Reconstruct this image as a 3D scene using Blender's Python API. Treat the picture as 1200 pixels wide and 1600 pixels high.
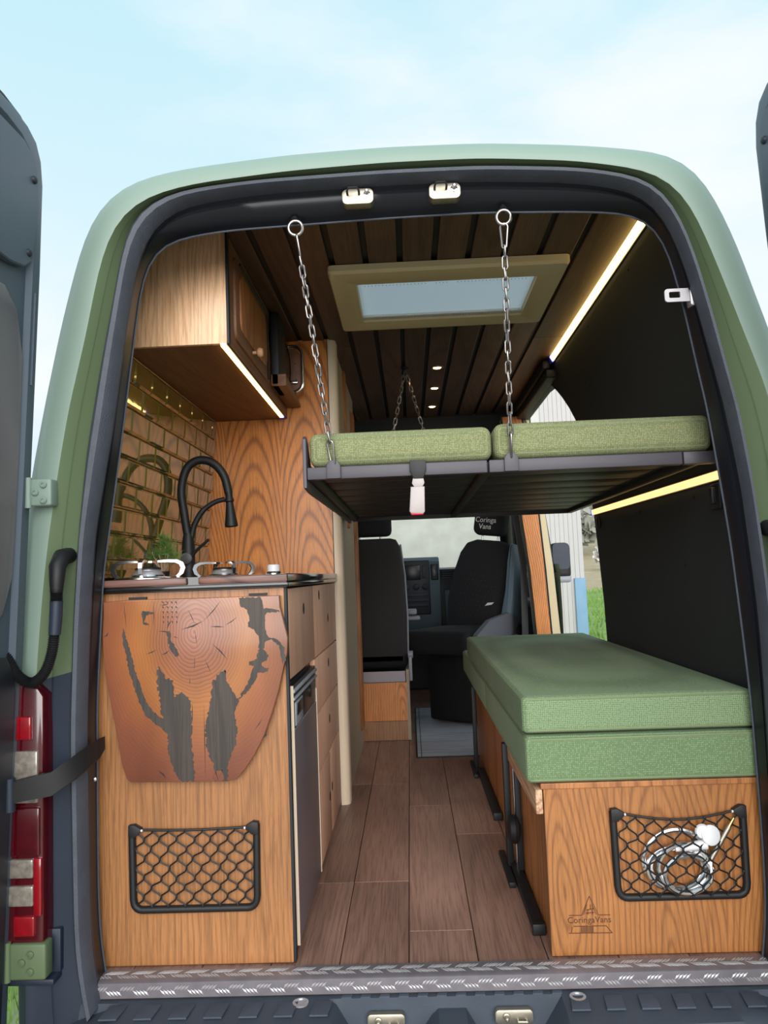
import bpy, bmesh, math, random
from mathutils import Vector, Matrix
from mathutils.geometry import tessellate_polygon
random.seed(7)
for o in list(bpy.data.objects): bpy.data.objects.remove(o)
SC = bpy.context.scene
COL = SC.collection
PI = math.pi

# ------------------------------------------------------------------ camera, sky, sun, exposure
def make_camera():
    yaw, pit, rol = (math.radians(a) for a in (1.73, 4.7, 2.2))
    f = Vector((-math.sin(yaw)*math.cos(pit), math.cos(yaw)*math.cos(pit), math.sin(pit)))
    r0 = f.cross(Vector((0, 0, 1))).normalized(); u0 = r0.cross(f)
    R = r0*math.cos(rol) - u0*math.sin(rol); U = u0*math.cos(rol) + r0*math.sin(rol)
    cam = bpy.data.cameras.new('camera'); co = bpy.data.objects.new('camera', cam); COL.objects.link(co)
    m = Matrix((R, U, -f)).transposed().to_4x4(); m.translation = Vector((0, -1.87, 0.956))
    co.matrix_world = m
    cam.sensor_fit = 'VERTICAL'; cam.sensor_height = 36.0; cam.lens = 36.0*1200/1600
    cam.clip_start = .02; cam.clip_end = 2000
    SC.camera = co
make_camera()

def make_world():
    w = bpy.data.worlds.new('sky'); SC.world = w; w.use_nodes = True
    nt = w.node_tree; N = nt.nodes; L = nt.links; N.clear()
    out = N.new('ShaderNodeOutputWorld'); bg = N.new('ShaderNodeBackground')
    tc = N.new('ShaderNodeTexCoord'); sep = N.new('ShaderNodeSeparateXYZ')
    L.new(tc.outputs['Generated'], sep.inputs[0])
    rp = N.new('ShaderNodeValToRGB'); e = rp.color_ramp.elements
    e[0].position = 0.0; e[0].color = (.74, .86, .98, 1)
    e[1].position = 1.0; e[1].color = (.46, .76, .93, 1)
    k = e.new(.30); k.color = (.76, .91, .98, 1)
    k = e.new(.58); k.color = (.58, .85, .95, 1)
    L.new(sep.outputs['Z'], rp.inputs[0])
    mp = N.new('ShaderNodeMapping'); mp.inputs['Scale'].default_value = (1.0, 1.0, 2.6); mp.inputs['Location'].default_value = (.35, .2, .1)
    L.new(tc.outputs['Generated'], mp.inputs[0])
    nz = N.new('ShaderNodeTexNoise'); nz.inputs['Scale'].default_value = 2.3; nz.inputs['Detail'].default_value = 5; nz.inputs['Roughness'].default_value = .5
    L.new(mp.outputs[0], nz.inputs['Vector'])
    cr = N.new('ShaderNodeMapRange'); cr.interpolation_type = 'SMOOTHSTEP'
    cr.inputs[1].default_value = .40; cr.inputs[2].default_value = .68; cr.inputs[4].default_value = .85
    L.new(nz.outputs[0], cr.inputs[0])
    mx = N.new('ShaderNodeMix'); mx.data_type = 'RGBA'
    L.new(cr.outputs[0], mx.inputs['Factor']); L.new(rp.outputs[0], mx.inputs['A']); mx.inputs['B'].default_value = (.95, .98, 1.0, 1)
    L.new(mx.outputs['Result'], bg.inputs['Color']); bg.inputs['Strength'].default_value = .90
    L.new(bg.outputs[0], out.inputs[0])
make_world()

def make_sun():
    s = bpy.data.lights.new('veiled_sun', 'SUN'); s.energy = 3.9; s.angle = math.radians(60); s.color = (1, .97, .94)
    o = bpy.data.objects.new('veiled_sun', s); COL.objects.link(o)
    d = Vector((-.08, 1.0, -.27)).normalized()          # light travels into the open back of the van
    o.rotation_euler = d.to_track_quat('-Z', 'Y').to_euler(); o.location = (2, -8, 6)
make_sun()
SC.view_settings.view_transform = 'Standard'; SC.view_settings.look = 'None'
SC.view_settings.exposure = 0.2; SC.view_settings.gamma = 1.0; SC.view_settings.use_curve_mapping = False

# ------------------------------------------------------------------ materials
def srgb(r, g, b):
    f = lambda c: (c/255/12.92) if c/255 <= .04045 else ((c/255+.055)/1.055)**2.4
    return (f(r), f(g), f(b), 1)
MATS = {}
def base(name):
    m = bpy.data.materials.new(name); m.use_nodes = True; MATS[name] = m
    nt = m.node_tree
    return m, nt, nt.nodes['Principled BSDF']
def setp(p, rough=.5, metal=0, spec=None, coat=0, coatr=.1, ior=None):
    p.inputs['Roughness'].default_value = rough; p.inputs['Metallic'].default_value = metal
    if spec is not None: p.inputs['Specular IOR Level'].default_value = spec
    if coat: p.inputs['Coat Weight'].default_value = coat; p.inputs['Coat Roughness'].default_value = coatr
    if ior: p.inputs['IOR'].default_value = ior
def coords(nt, scale=(1, 1, 1), rnd=0):
    N, L = nt.nodes, nt.links
    tc = N.new('ShaderNodeTexCoord'); v = tc.outputs['Object']
    if rnd:
        oi = N.new('ShaderNodeObjectInfo'); mu = N.new('ShaderNodeMath'); mu.operation = 'MULTIPLY'; mu.inputs[1].default_value = rnd
        L.new(oi.outputs['Random'], mu.inputs[0]); ad = N.new('ShaderNodeVectorMath'); L.new(v, ad.inputs[0]); L.new(mu.outputs[0], ad.inputs[1]); v = ad.outputs[0]
    mp = N.new('ShaderNodeMapping'); mp.inputs['Scale'].default_value = scale; L.new(v, mp.inputs[0])
    return mp.outputs[0]
def noise(nt, vec, scale, detail=2, rough=.5):
    n = nt.nodes.new('ShaderNodeTexNoise'); n.inputs['Scale'].default_value = scale; n.inputs['Detail'].default_value = detail; n.inputs['Roughness'].default_value = rough
    nt.links.new(vec, n.inputs['Vector']); return n.outputs[0]
def mth(nt, op, a, b=None, c=None):
    n = nt.nodes.new('ShaderNodeMath'); n.operation = op
    for i, x in enumerate((a, b, c)):
        if x is None: continue
        if isinstance(x, (int, float)): n.inputs[i].default_value = x
        else: nt.links.new(x, n.inputs[i])
    return n.outputs[0]
def mrange(nt, v, a, b, c=0., d=1., smooth=True):
    n = nt.nodes.new('ShaderNodeMapRange')
    if smooth: n.interpolation_type = 'SMOOTHSTEP'
    nt.links.new(v, n.inputs[0])
    for i, x in enumerate((a, b, c, d)): n.inputs[i+1].default_value = x
    return n.outputs[0]
def mixc(nt, f, a, b, blend='MIX'):
    n = nt.nodes.new('ShaderNodeMix'); n.data_type = 'RGBA'; n.blend_type = blend
    for s, x in (('Factor', f), ('A', a), ('B', b)):
        if isinstance(x, (int, float)): n.inputs[s].default_value = x
        elif isinstance(x, tuple): n.inputs[s].default_value = x
        else: nt.links.new(x, n.inputs[s])
    return n.outputs['Result']
def bump(nt, p, h, dist=.002, strength=1):
    b = nt.nodes.new('ShaderNodeBump'); b.inputs['Distance'].default_value = dist; b.inputs['Strength'].default_value = strength
    nt.links.new(h, b.inputs['Height']); nt.links.new(b.outputs[0], p.inputs['Normal'])

def plain(name, col, rough=.5, metal=0, var=.08, vscale=6, bmp=0, bscale=200, **k):
    m, nt, p = base(name); setp(p, rough, metal, **k)
    n = noise(nt, coords(nt), vscale, 3)
    d = tuple(c*(1-var*2) for c in col[:3])+(1,); l = tuple(min(1, c*(1+var)) for c in col[:3])+(1,)
    nt.links.new(mixc(nt, n, d, l), p.inputs['Base Color'])
    if bmp: bump(nt, p, noise(nt, coords(nt), bscale, 2), bmp)
    return m
def wood(name, light, dark, axis=2, k=34, scale=2.4, stretch=.13, ringmix=.6, fiber=.35, rough=.42, rnd=0, coat=0, sharp=1.0, detail=1.2):
    m, nt, p = base(name); setp(p, rough, coat=coat, coatr=.18)
    sc = [1, 1, 1]; sc[axis] = stretch
    n = noise(nt, coords(nt, tuple(sc), rnd), scale, detail, .4)
    fs = [1, 1, 1]; fs[axis] = .028
    fb = noise(nt, coords(nt, tuple(fs), rnd), 210, 3, .65)
    fb2 = noise(nt, coords(nt, (1, 1, 1), rnd), 1.7, 2)
    ph = mth(nt, 'ADD', mth(nt, 'MULTIPLY', n, k*6.283), mth(nt, 'MULTIPLY', fb, 1.5))
    ring = mth(nt, 'POWER', mth(nt, 'MULTIPLY_ADD', mth(nt, 'SINE', ph), .5, .5), 3.0*sharp)
    c = mixc(nt, mth(nt, 'MULTIPLY', ring, ringmix), light, dark)
    fm = mrange(nt, fb, .32, .60, 1-fiber, 1.07)
    c = mixc(nt, 1.0, c, fm, 'MULTIPLY')
    c = mixc(nt, 1.0, c, mrange(nt, fb2, .3, .7, .86, 1.1), 'MULTIPLY')
    if rnd:
        oi = nt.nodes.new('ShaderNodeObjectInfo')
        c = mixc(nt, 1.0, c, mrange(nt, oi.outputs['Random'], 0, 1, .82, 1.12, False), 'MULTIPLY')
    nt.links.new(c, p.inputs['Base Color'])
    bump(nt, p, fb, .0006, .4)
    return m
def metalm(name, col, rough=.3, var=.1):
    return plain(name, col, rough, 1, var, 40)
def emit(name, col, s):
    m = bpy.data.materials.new(name); m.use_nodes = True; nt = m.node_tree; nt.nodes.clear(); MATS[name] = m
    o = nt.nodes.new('ShaderNodeOutputMaterial'); e = nt.nodes.new('ShaderNodeEmission'); e.inputs[0].default_value = col; e.inputs[1].default_value = s
    nt.links.new(e.outputs[0], o.inputs[0]); return m
def glass(name, tint=(.93, .94, .94, 1), mixf=.12, rough=.02):
    m = bpy.data.materials.new(name); m.use_nodes = True; nt = m.node_tree; nt.nodes.clear(); MATS[name] = m
    o = nt.nodes.new('ShaderNodeOutputMaterial'); t = nt.nodes.new('ShaderNodeBsdfTransparent'); t.inputs[0].default_value = tint
    g = nt.nodes.new('ShaderNodeBsdfGlossy'); g.inputs['Roughness'].default_value = rough
    mx = nt.nodes.new('ShaderNodeMixShader'); fr = nt.nodes.new('ShaderNodeFresnel'); fr.inputs[0].default_value = 1.5
    nt.links.new(fr.outputs[0], mx.inputs[0]); nt.links.new(t.outputs[0], mx.inputs[1]); nt.links.new(g.outputs[0], mx.inputs[2]); nt.links.new(mx.outputs[0], o.inputs[0])
    return m

def oakboard(name, light, dark, board=.22, K=95, slope=.10, ringmix=.6, fiber=.28, off=0., rough=.4):
    """plain-sawn oak: nested arches from a tilted cut through the growth rings, plus fine vertical pores"""
    m, nt, p = base(name); setp(p, rough, coat=.15, coatr=.2)
    sep = nt.nodes.new('ShaderNodeSeparateXYZ'); nt.links.new(coords(nt), sep.inputs[0])
    w = noise(nt, coords(nt, (1, 1, .35)), 5, 1.5); w2 = noise(nt, coords(nt, (1, 1, .12)), 2.2, 1)
    fb = noise(nt, coords(nt, (1, 1, .03)), 210, 3, .65); pores = noise(nt, coords(nt, (1, 1, .05)), 420, 2, .6)
    ac = mth(nt, 'ADD', mth(nt, 'ADD', mth(nt, 'ADD', sep.outputs['X'], sep.outputs['Y']), off), mth(nt, 'MULTIPLY', mth(nt, 'SUBTRACT', w, .5), .09))
    xl = mth(nt, 'SUBTRACT', mth(nt, 'PINGPONG', ac, board/2), 0.0)
    dz = mth(nt, 'ADD', mth(nt, 'MULTIPLY', sep.outputs['Z'], slope), mth(nt, 'MULTIPLY', mth(nt, 'SUBTRACT', w2, .5), .22))
    r = mth(nt, 'SQRT', mth(nt, 'ADD', mth(nt, 'MULTIPLY', xl, xl), mth(nt, 'MULTIPLY', dz, dz)))
    ph = mth(nt, 'ADD', mth(nt, 'MULTIPLY', r, K*6.283), mth(nt, 'MULTIPLY', fb, 2.2))
    ring = mth(nt, 'POWER', mth(nt, 'MULTIPLY_ADD', mth(nt, 'SINE', ph), .5, .5), 3.5)
    c = mixc(nt, mth(nt, 'MULTIPLY', ring, ringmix), light, dark)
    c = mixc(nt, 1.0, c, mrange(nt, fb, .32, .60, 1-fiber, 1.06), 'MULTIPLY')
    c = mixc(nt, mrange(nt, pores, .56, .66, 0, .35), c, dark)
    c = mixc(nt, 1.0, c, mrange(nt, noise(nt, coords(nt), 1.9, 2), .3, .7, .88, 1.1), 'MULTIPLY')
    nt.links.new(c, p.inputs['Base Color']); bump(nt, p, fb, .0005, .4); return m
OAK = oakboard('oak_varnished', srgb(166, 113, 68), srgb(116, 70, 36), board=.30, K=70, slope=.07, ringmix=.34, fiber=.30)
OAKU = oakboard('oak_pale_veneer_lit', srgb(240, 194, 150), srgb(190, 132, 90), board=.16, K=110, slope=.04, ringmix=.4, fiber=.26, off=.03)  # paler veneer, brightened further with the strong light on the cabinet end
OAKB = oakboard('oak_bench_end', srgb(172, 113, 61), srgb(118, 68, 32), board=.26, K=75, slope=.16, ringmix=.62, fiber=.22, off=.05)
OAKP = oakboard('oak_cathedral', srgb(228, 143, 62), srgb(146, 74, 24), board=.26, K=95, slope=.10, ringmix=.75, fiber=.2)
OAKY = wood('oak_drawer_front', srgb(206, 162, 136), srgb(172, 124, 98), k=18, scale=2.2, stretch=.10, ringmix=.3, fiber=.14, rough=.5)
OAKS = wood('oak_side', srgb(184, 120, 70), srgb(118, 66, 34), k=26, scale=2.2, stretch=.12, ringmix=.5, fiber=.3, rough=.45)
WALNUT = wood('brown_carcass', srgb(134, 90, 62), srgb(98, 60, 40), axis=1, k=16, ringmix=.4, fiber=.25, rough=.5)
PLY = wood('plywood_edge', srgb(206, 166, 132), srgb(150, 96, 66), axis=1, k=60, scale=3, stretch=.02, ringmix=.6, rough=.6)
CEILW = wood('stained_ceiling_wood', srgb(96, 70, 55), srgb(62, 43, 33), axis=1, k=16, scale=2.6, stretch=.14, ringmix=.45, fiber=.3, rough=.5, rnd=30)
FLOORW = wood('vinyl_floor_plank', srgb(162, 123, 107), srgb(118, 83, 69), axis=1, k=10, scale=3.0, stretch=.16, ringmix=.35, fiber=.34, rough=.42, rnd=30)
GREEN = plain('sage_green_paint', srgb(130, 150, 138), .5, var=.03, vscale=3)
GREEND = plain('sage_green_shaded', srgb(96, 113, 82), .5, var=.04, vscale=3)  # darker body green: shade on inward-facing faces put into the colour
FRAMEG = plain('olive_frame_paint', srgb(218, 202, 162), .5, var=.03)
BLACK = plain('black_frame_paint', srgb(22, 24, 31), .33, var=.12, vscale=3, spec=.35)
RUBBER = plain('grey_rubber_seal', srgb(74, 79, 90), .6, var=.15, vscale=30, bmp=.001, bscale=300)
PLASTIC = plain('blue_black_plastic', srgb(36, 46, 62), .5, var=.15, vscale=8)
BUMPER = plain('dusty_bumper_plastic', srgb(62, 70, 82), .65, var=.22, vscale=7, bmp=.0006, bscale=500)
PAD = plain('tread_pad_plastic', srgb(70, 78, 92), .7, var=.2, vscale=12, bmp=.0008, bscale=600)
DOORM = plain('charcoal_door_paint', srgb(76, 88, 100), .42, var=.06, vscale=2)
DOORP = plain('dark_door_panel', srgb(38, 42, 50), .5, var=.1, vscale=4)
WALLD = plain('charcoal_wall_lining', srgb(42, 44, 46), .75, var=.12, vscale=5, bmp=.0005, bscale=900)
DARK = plain('matt_black_metal', srgb(22, 22, 25), .55, var=.2, vscale=10)
FRAMEM = plain('bunk_frame_paint', srgb(76, 72, 80), .5, var=.08, vscale=6)
SLATM = plain('bunk_slat_black', srgb(34, 33, 34), .5, var=.1)
CHAINM = metalm('steel_chain', (.40, .37, .36, 1), .36, .25)
CHROME = metalm('chrome', (.68, .68, .69, 1), .22, .08)
BRASS = metalm('brass', (.80, .56, .22, 1), .28)
ALU = plain('aluminium_plate', srgb(176, 172, 176), .34, .5, var=.12, vscale=40)
ALUP = plain('sill_aluminium', srgb(138, 132, 138), .36, .5, var=.15, vscale=30)
TREAD = plain('polished_tread', srgb(196, 192, 194), .3, .45, var=.1)
ZINC = metalm('zinc_latch', (.52, .47, .38, 1), .45, .15)
CREAM = plain('cream_post_paint', srgb(226, 206, 180), .45, var=.03)
BEIGE = plain('beige_washroom_panel', srgb(170, 150, 126), .5, var=.05)
WHITE = plain('white_plastic', srgb(226, 226, 228), .4, var=.03)
GREYP = plain('grey_plastic', srgb(150, 152, 160), .45, var=.05)
BUCKLE = plain('buckle_grey_plastic', srgb(176, 166, 164), .4, var=.05)
REDP = plain('red_button', srgb(200, 24, 40), .4)
FRIDGE = plain('fridge_steel_grey', srgb(132, 122, 128), .34, .4, var=.05)
FRIDGED = plain('fridge_control_black', srgb(30, 34, 42), .3)
FABRIC_B = plain('black_seat_fabric', srgb(25, 25, 29), .9, var=.15, vscale=30, bmp=.0008, bscale=500)
SEATB = plain('brown_black_seat_back', srgb(47, 43, 43), .8, var=.06, vscale=3)
DASH = plain('blue_grey_dash', srgb(92, 110, 122), .55, var=.05)
DASHD = plain('dark_dash', srgb(30, 36, 42), .5)
MATG = wood('grey_woven_mat', srgb(176, 178, 188), srgb(142, 144, 154), axis=0, k=22, scale=3, stretch=.03, ringmix=.5, fiber=.3, rough=.9)
KNOBW = plain('pale_wood_knob', srgb(214, 164, 124), .5)
TAN = plain('brown_finger_hole', srgb(40, 26, 18), .8)
BURNT = plain('burnt_logo', srgb(88, 48, 24), .7, var=.15, vscale=60)
RESIN = wood('dark_resin', srgb(64, 54, 47), srgb(38, 34, 31), k=14, scale=5, stretch=.3, ringmix=.6, fiber=.4, rough=.5)
PALEG = plain('pale_white_ribbed_wall', srgb(178, 174, 174), .8, var=.04, vscale=2)
PLASTER = plain('grey_plaster_wall', srgb(186, 186, 180), .9, var=.16, vscale=3.5)
COUNTER = wood('burnt_counter_edge', srgb(120, 84, 74), srgb(58, 42, 40), axis=0, k=14, scale=5, stretch=.2, ringmix=.7, rough=.35)
RESINB = plain('counter_black_resin', srgb(20, 20, 22), .12, coat=.5)
NEEDLE = plain('pine_needle', srgb(96, 130, 56), .6, var=.25, vscale=60)
TWIG = plain('pale_twig', srgb(176, 150, 126), .7)
TEXTW = plain('white_thread', srgb(226, 224, 220), .8)
LED = emit('warm_led', (1.0, .70, .22, 1), 4.6)
LED2 = emit('amber_led', (1.0, .60, .20, 1), 1.9)
SPOT = emit('spot_led', (1.0, .62, .26, 1), 22)
BLUEL = emit('blue_led_end', (.05, .06, .9, 1), 1.2)
GLASS = glass('clear_glass')
def red_lens(name, col, rough=.12):
    return plain(name, col, rough, var=.25, vscale=40, coat=1)
LENS_D = red_lens('dark_red_lens', srgb(78, 8, 20)); LENS_R = red_lens('bright_red_lens', srgb(150, 14, 28)); LENS_C = plain('ribbed_clear_lens', srgb(168, 158, 146), .16, .35, var=.4, vscale=70, coat=1)

def tile_mat():
    m, nt, p = base('olive_glazed_tile'); setp(p, .05, ior=2.0, coat=1.0, coatr=.03)
    oi = nt.nodes.new('ShaderNodeObjectInfo'); n = noise(nt, coords(nt, (1, 1, 1), 20), 9, 3)
    c = mixc(nt, n, srgb(104, 96, 34), srgb(140, 112, 46))
    c = mixc(nt, oi.outputs['Random'], c, mixc(nt, n, srgb(84, 88, 30), srgb(122, 104, 42)))
    nt.links.new(c, p.inputs['Base Color']); bump(nt, p, noise(nt, coords(nt, (1, 1, 1), 20), 25, 2), .0006, .35)
    return m
TILE = tile_mat(); GROUT = plain('dark_grout', srgb(70, 56, 26), .9)

def fabric(name, a, b, scale=210):
    m, nt, p = base(name); setp(p, .85, spec=.2); p.inputs['Sheen Weight'].default_value = .05
    v = nt.nodes.new('ShaderNodeTexVoronoi'); v.inputs['Scale'].default_value = scale; v.inputs['Randomness'].default_value = .25
    mp = nt.nodes.new('ShaderNodeMapping'); mp.inputs['Rotation'].default_value = (.6, .5, .78)
    nt.links.new(coords(nt), v.inputs['Vector'])
    d = v.outputs['Distance']; dot = mrange(nt, d, .25, .62)
    big = noise(nt, coords(nt), 2.5, 2)
    c = mixc(nt, dot, a, b); c = mixc(nt, 1.0, c, mrange(nt, big, .3, .7, .94, 1.05), 'MULTIPLY')
    nt.links.new(c, p.inputs['Base Color']); bump(nt, p, mth(nt, 'SUBTRACT', 1.0, d), .0015, .6)
    return m
FAB = fabric('green_spacer_fabric', srgb(156, 160, 120), srgb(114, 120, 84))
FABL = fabric('green_bench_fabric', srgb(140, 160, 124), srgb(102, 124, 88))
PIPE = plain('green_piping', srgb(124, 138, 102), .85)

def slab_mat():
    m, nt, p = base('live_edge_slab'); setp(p, .32, coat=.3, coatr=.15)
    v = coords(nt)
    cen = nt.nodes.new('ShaderNodeMapping'); cen.inputs['Location'].default_value = (.555, 0, -.83); nt.links.new(v, cen.inputs[0])
    sep = nt.nodes.new('ShaderNodeSeparateXYZ'); nt.links.new(cen.outputs[0], sep.inputs[0])
    X, Z = sep.outputs['X'], sep.outputs['Z']
    w1 = noise(nt, coords(nt, (1, .1, 1)), 9, 2); w2 = noise(nt, coords(nt, (1, .1, 1)), 60, 2)
    r = mth(nt, 'SQRT', mth(nt, 'ADD', mth(nt, 'POWER', mth(nt, 'ABSOLUTE', X), 2), mth(nt, 'MULTIPLY', mth(nt, 'POWER', mth(nt, 'ABSOLUTE', Z), 2), .55)))
    rw = mth(nt, 'ADD', r, mth(nt, 'ADD', mth(nt, 'MULTIPLY', mth(nt, 'SUBTRACT', w1, .5), .035), mth(nt, 'MULTIPLY', mth(nt, 'SUBTRACT', w2, .5), .004)))
    ring = mth(nt, 'POWER', mth(nt, 'FRACT', mth(nt, 'MULTIPLY', rw, 135)), 2.0)
    rp = nt.nodes.new('ShaderNodeValToRGB'); e = rp.color_ramp.elements
    e[0].position = 0; e[0].color = srgb(158, 98, 72); e[1].position = 1; e[1].color = srgb(112, 66, 50)
    for q, cc in ((.22, (156, 96, 64)), (.40, (172, 110, 60)), (.56, (152, 92, 56)), (.75, (126, 75, 55))):
        k = e.new(q); k.color = srgb(*cc)
    nt.links.new(mrange(nt, rw, 0, .34, smooth=False), rp.inputs[0])
    amt = mrange(nt, r, .07, .16, .72, .22)
    c = mixc(nt, mth(nt, 'MULTIPLY', ring, amt), rp.outputs[0], srgb(96, 48, 34))
    c = mixc(nt, 1.0, c, mrange(nt, noise(nt, coords(nt, (1, .1, .3)), 7, 3), .3, .7, .82, 1.12), 'MULTIPLY')
    nt.links.new(c, p.inputs['Base Color']); return m
SLAB = slab_mat()

def grass_mat():
    m, nt, p = base('meadow_ground'); setp(p, .95, spec=.1)
    tc = nt.nodes.new('ShaderNodeTexCoord'); sep = nt.nodes.new('ShaderNodeSeparateXYZ'); nt.links.new(tc.outputs['Object'], sep.inputs[0])
    n1 = noise(nt, coords(nt), .08, 4); n2 = noise(nt, coords(nt), 1.4, 5, .7)
    g = mixc(nt, n2, srgb(104, 130, 68), srgb(156, 180, 108)); dry = mixc(nt, n2, srgb(150, 132, 104), srgb(196, 180, 150))
    far = mrange(nt, mth(nt, 'ADD', sep.outputs['Y'], mth(nt, 'MULTIPLY', n1, 16)), 52, 60)
    c = mixc(nt, far, g, dry)
    c = mixc(nt, mth(nt, 'MULTIPLY', mrange(nt, noise(nt, coords(nt), .35, 3), .60, .70), .8), c, srgb(190, 178, 160))
    n3 = noise(nt, coords(nt), .9, 4)
    tx = mrange(nt, mth(nt, 'ADD', sep.outputs['X'], mth(nt, 'MULTIPLY', n3, 1.2)), -1.1, -.7)
    ty = mrange(nt, mth(nt, 'ADD', sep.outputs['Y'], mth(nt, 'MULTIPLY', n3, 1.5)), 6.0, 7.0, 1.0, 0.0)
    earth = mixc(nt, noise(nt, coords(nt), 14, 5, .7), srgb(170, 154, 140), srgb(214, 202, 190))
    c = mixc(nt, mth(nt, 'MAXIMUM', mth(nt, 'MULTIPLY', tx, ty), mrange(nt, sep.outputs['Y'], -1.2, -.6, 1.0, 0.0)), c, earth)
    nt.links.new(c, p.inputs['Base Color']); return m
GROUND = grass_mat()
GRASSB = plain('grass_blade', srgb(120, 158, 66), .8, var=.25, vscale=30)
LEAF = plain('hazed_tree_leaf', srgb(148, 148, 136), .9, var=.2, vscale=1.0)  # greyed and lightened: distance haze put into the leaf colour
LEAFP = plain('pale_bush', srgb(206, 202, 194), .9, var=.12, vscale=1.0)
BARK = plain('bark', srgb(96, 82, 70), .9)
def skylight_mat():
    m = bpy.data.materials.new('translucent_blind'); m.use_nodes = True; nt = m.node_tree; nt.nodes.clear()
    o = nt.nodes.new('ShaderNodeOutputMaterial'); t = nt.nodes.new('ShaderNodeBsdfTranslucent'); t.inputs[0].default_value = (.98, .99, .99, 1)
    d = nt.nodes.new('ShaderNodeBsdfDiffuse'); d.inputs[0].default_value = (.9, .93, .93, 1); mx = nt.nodes.new('ShaderNodeMixShader'); mx.inputs[0].default_value = .04
    nt.links.new(t.outputs[0], mx.inputs[1]); nt.links.new(d.outputs[0], mx.inputs[2])
    tr = nt.nodes.new('ShaderNodeBsdfTransparent'); m2 = nt.nodes.new('ShaderNodeMixShader'); m2.inputs[0].default_value = .04      # sheer woven blind
    nt.links.new(mx.outputs[0], m2.inputs[1]); nt.links.new(tr.outputs[0], m2.inputs[2]); nt.links.new(m2.outputs[0], o.inputs[0]); return m
BLIND = skylight_mat()

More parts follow.
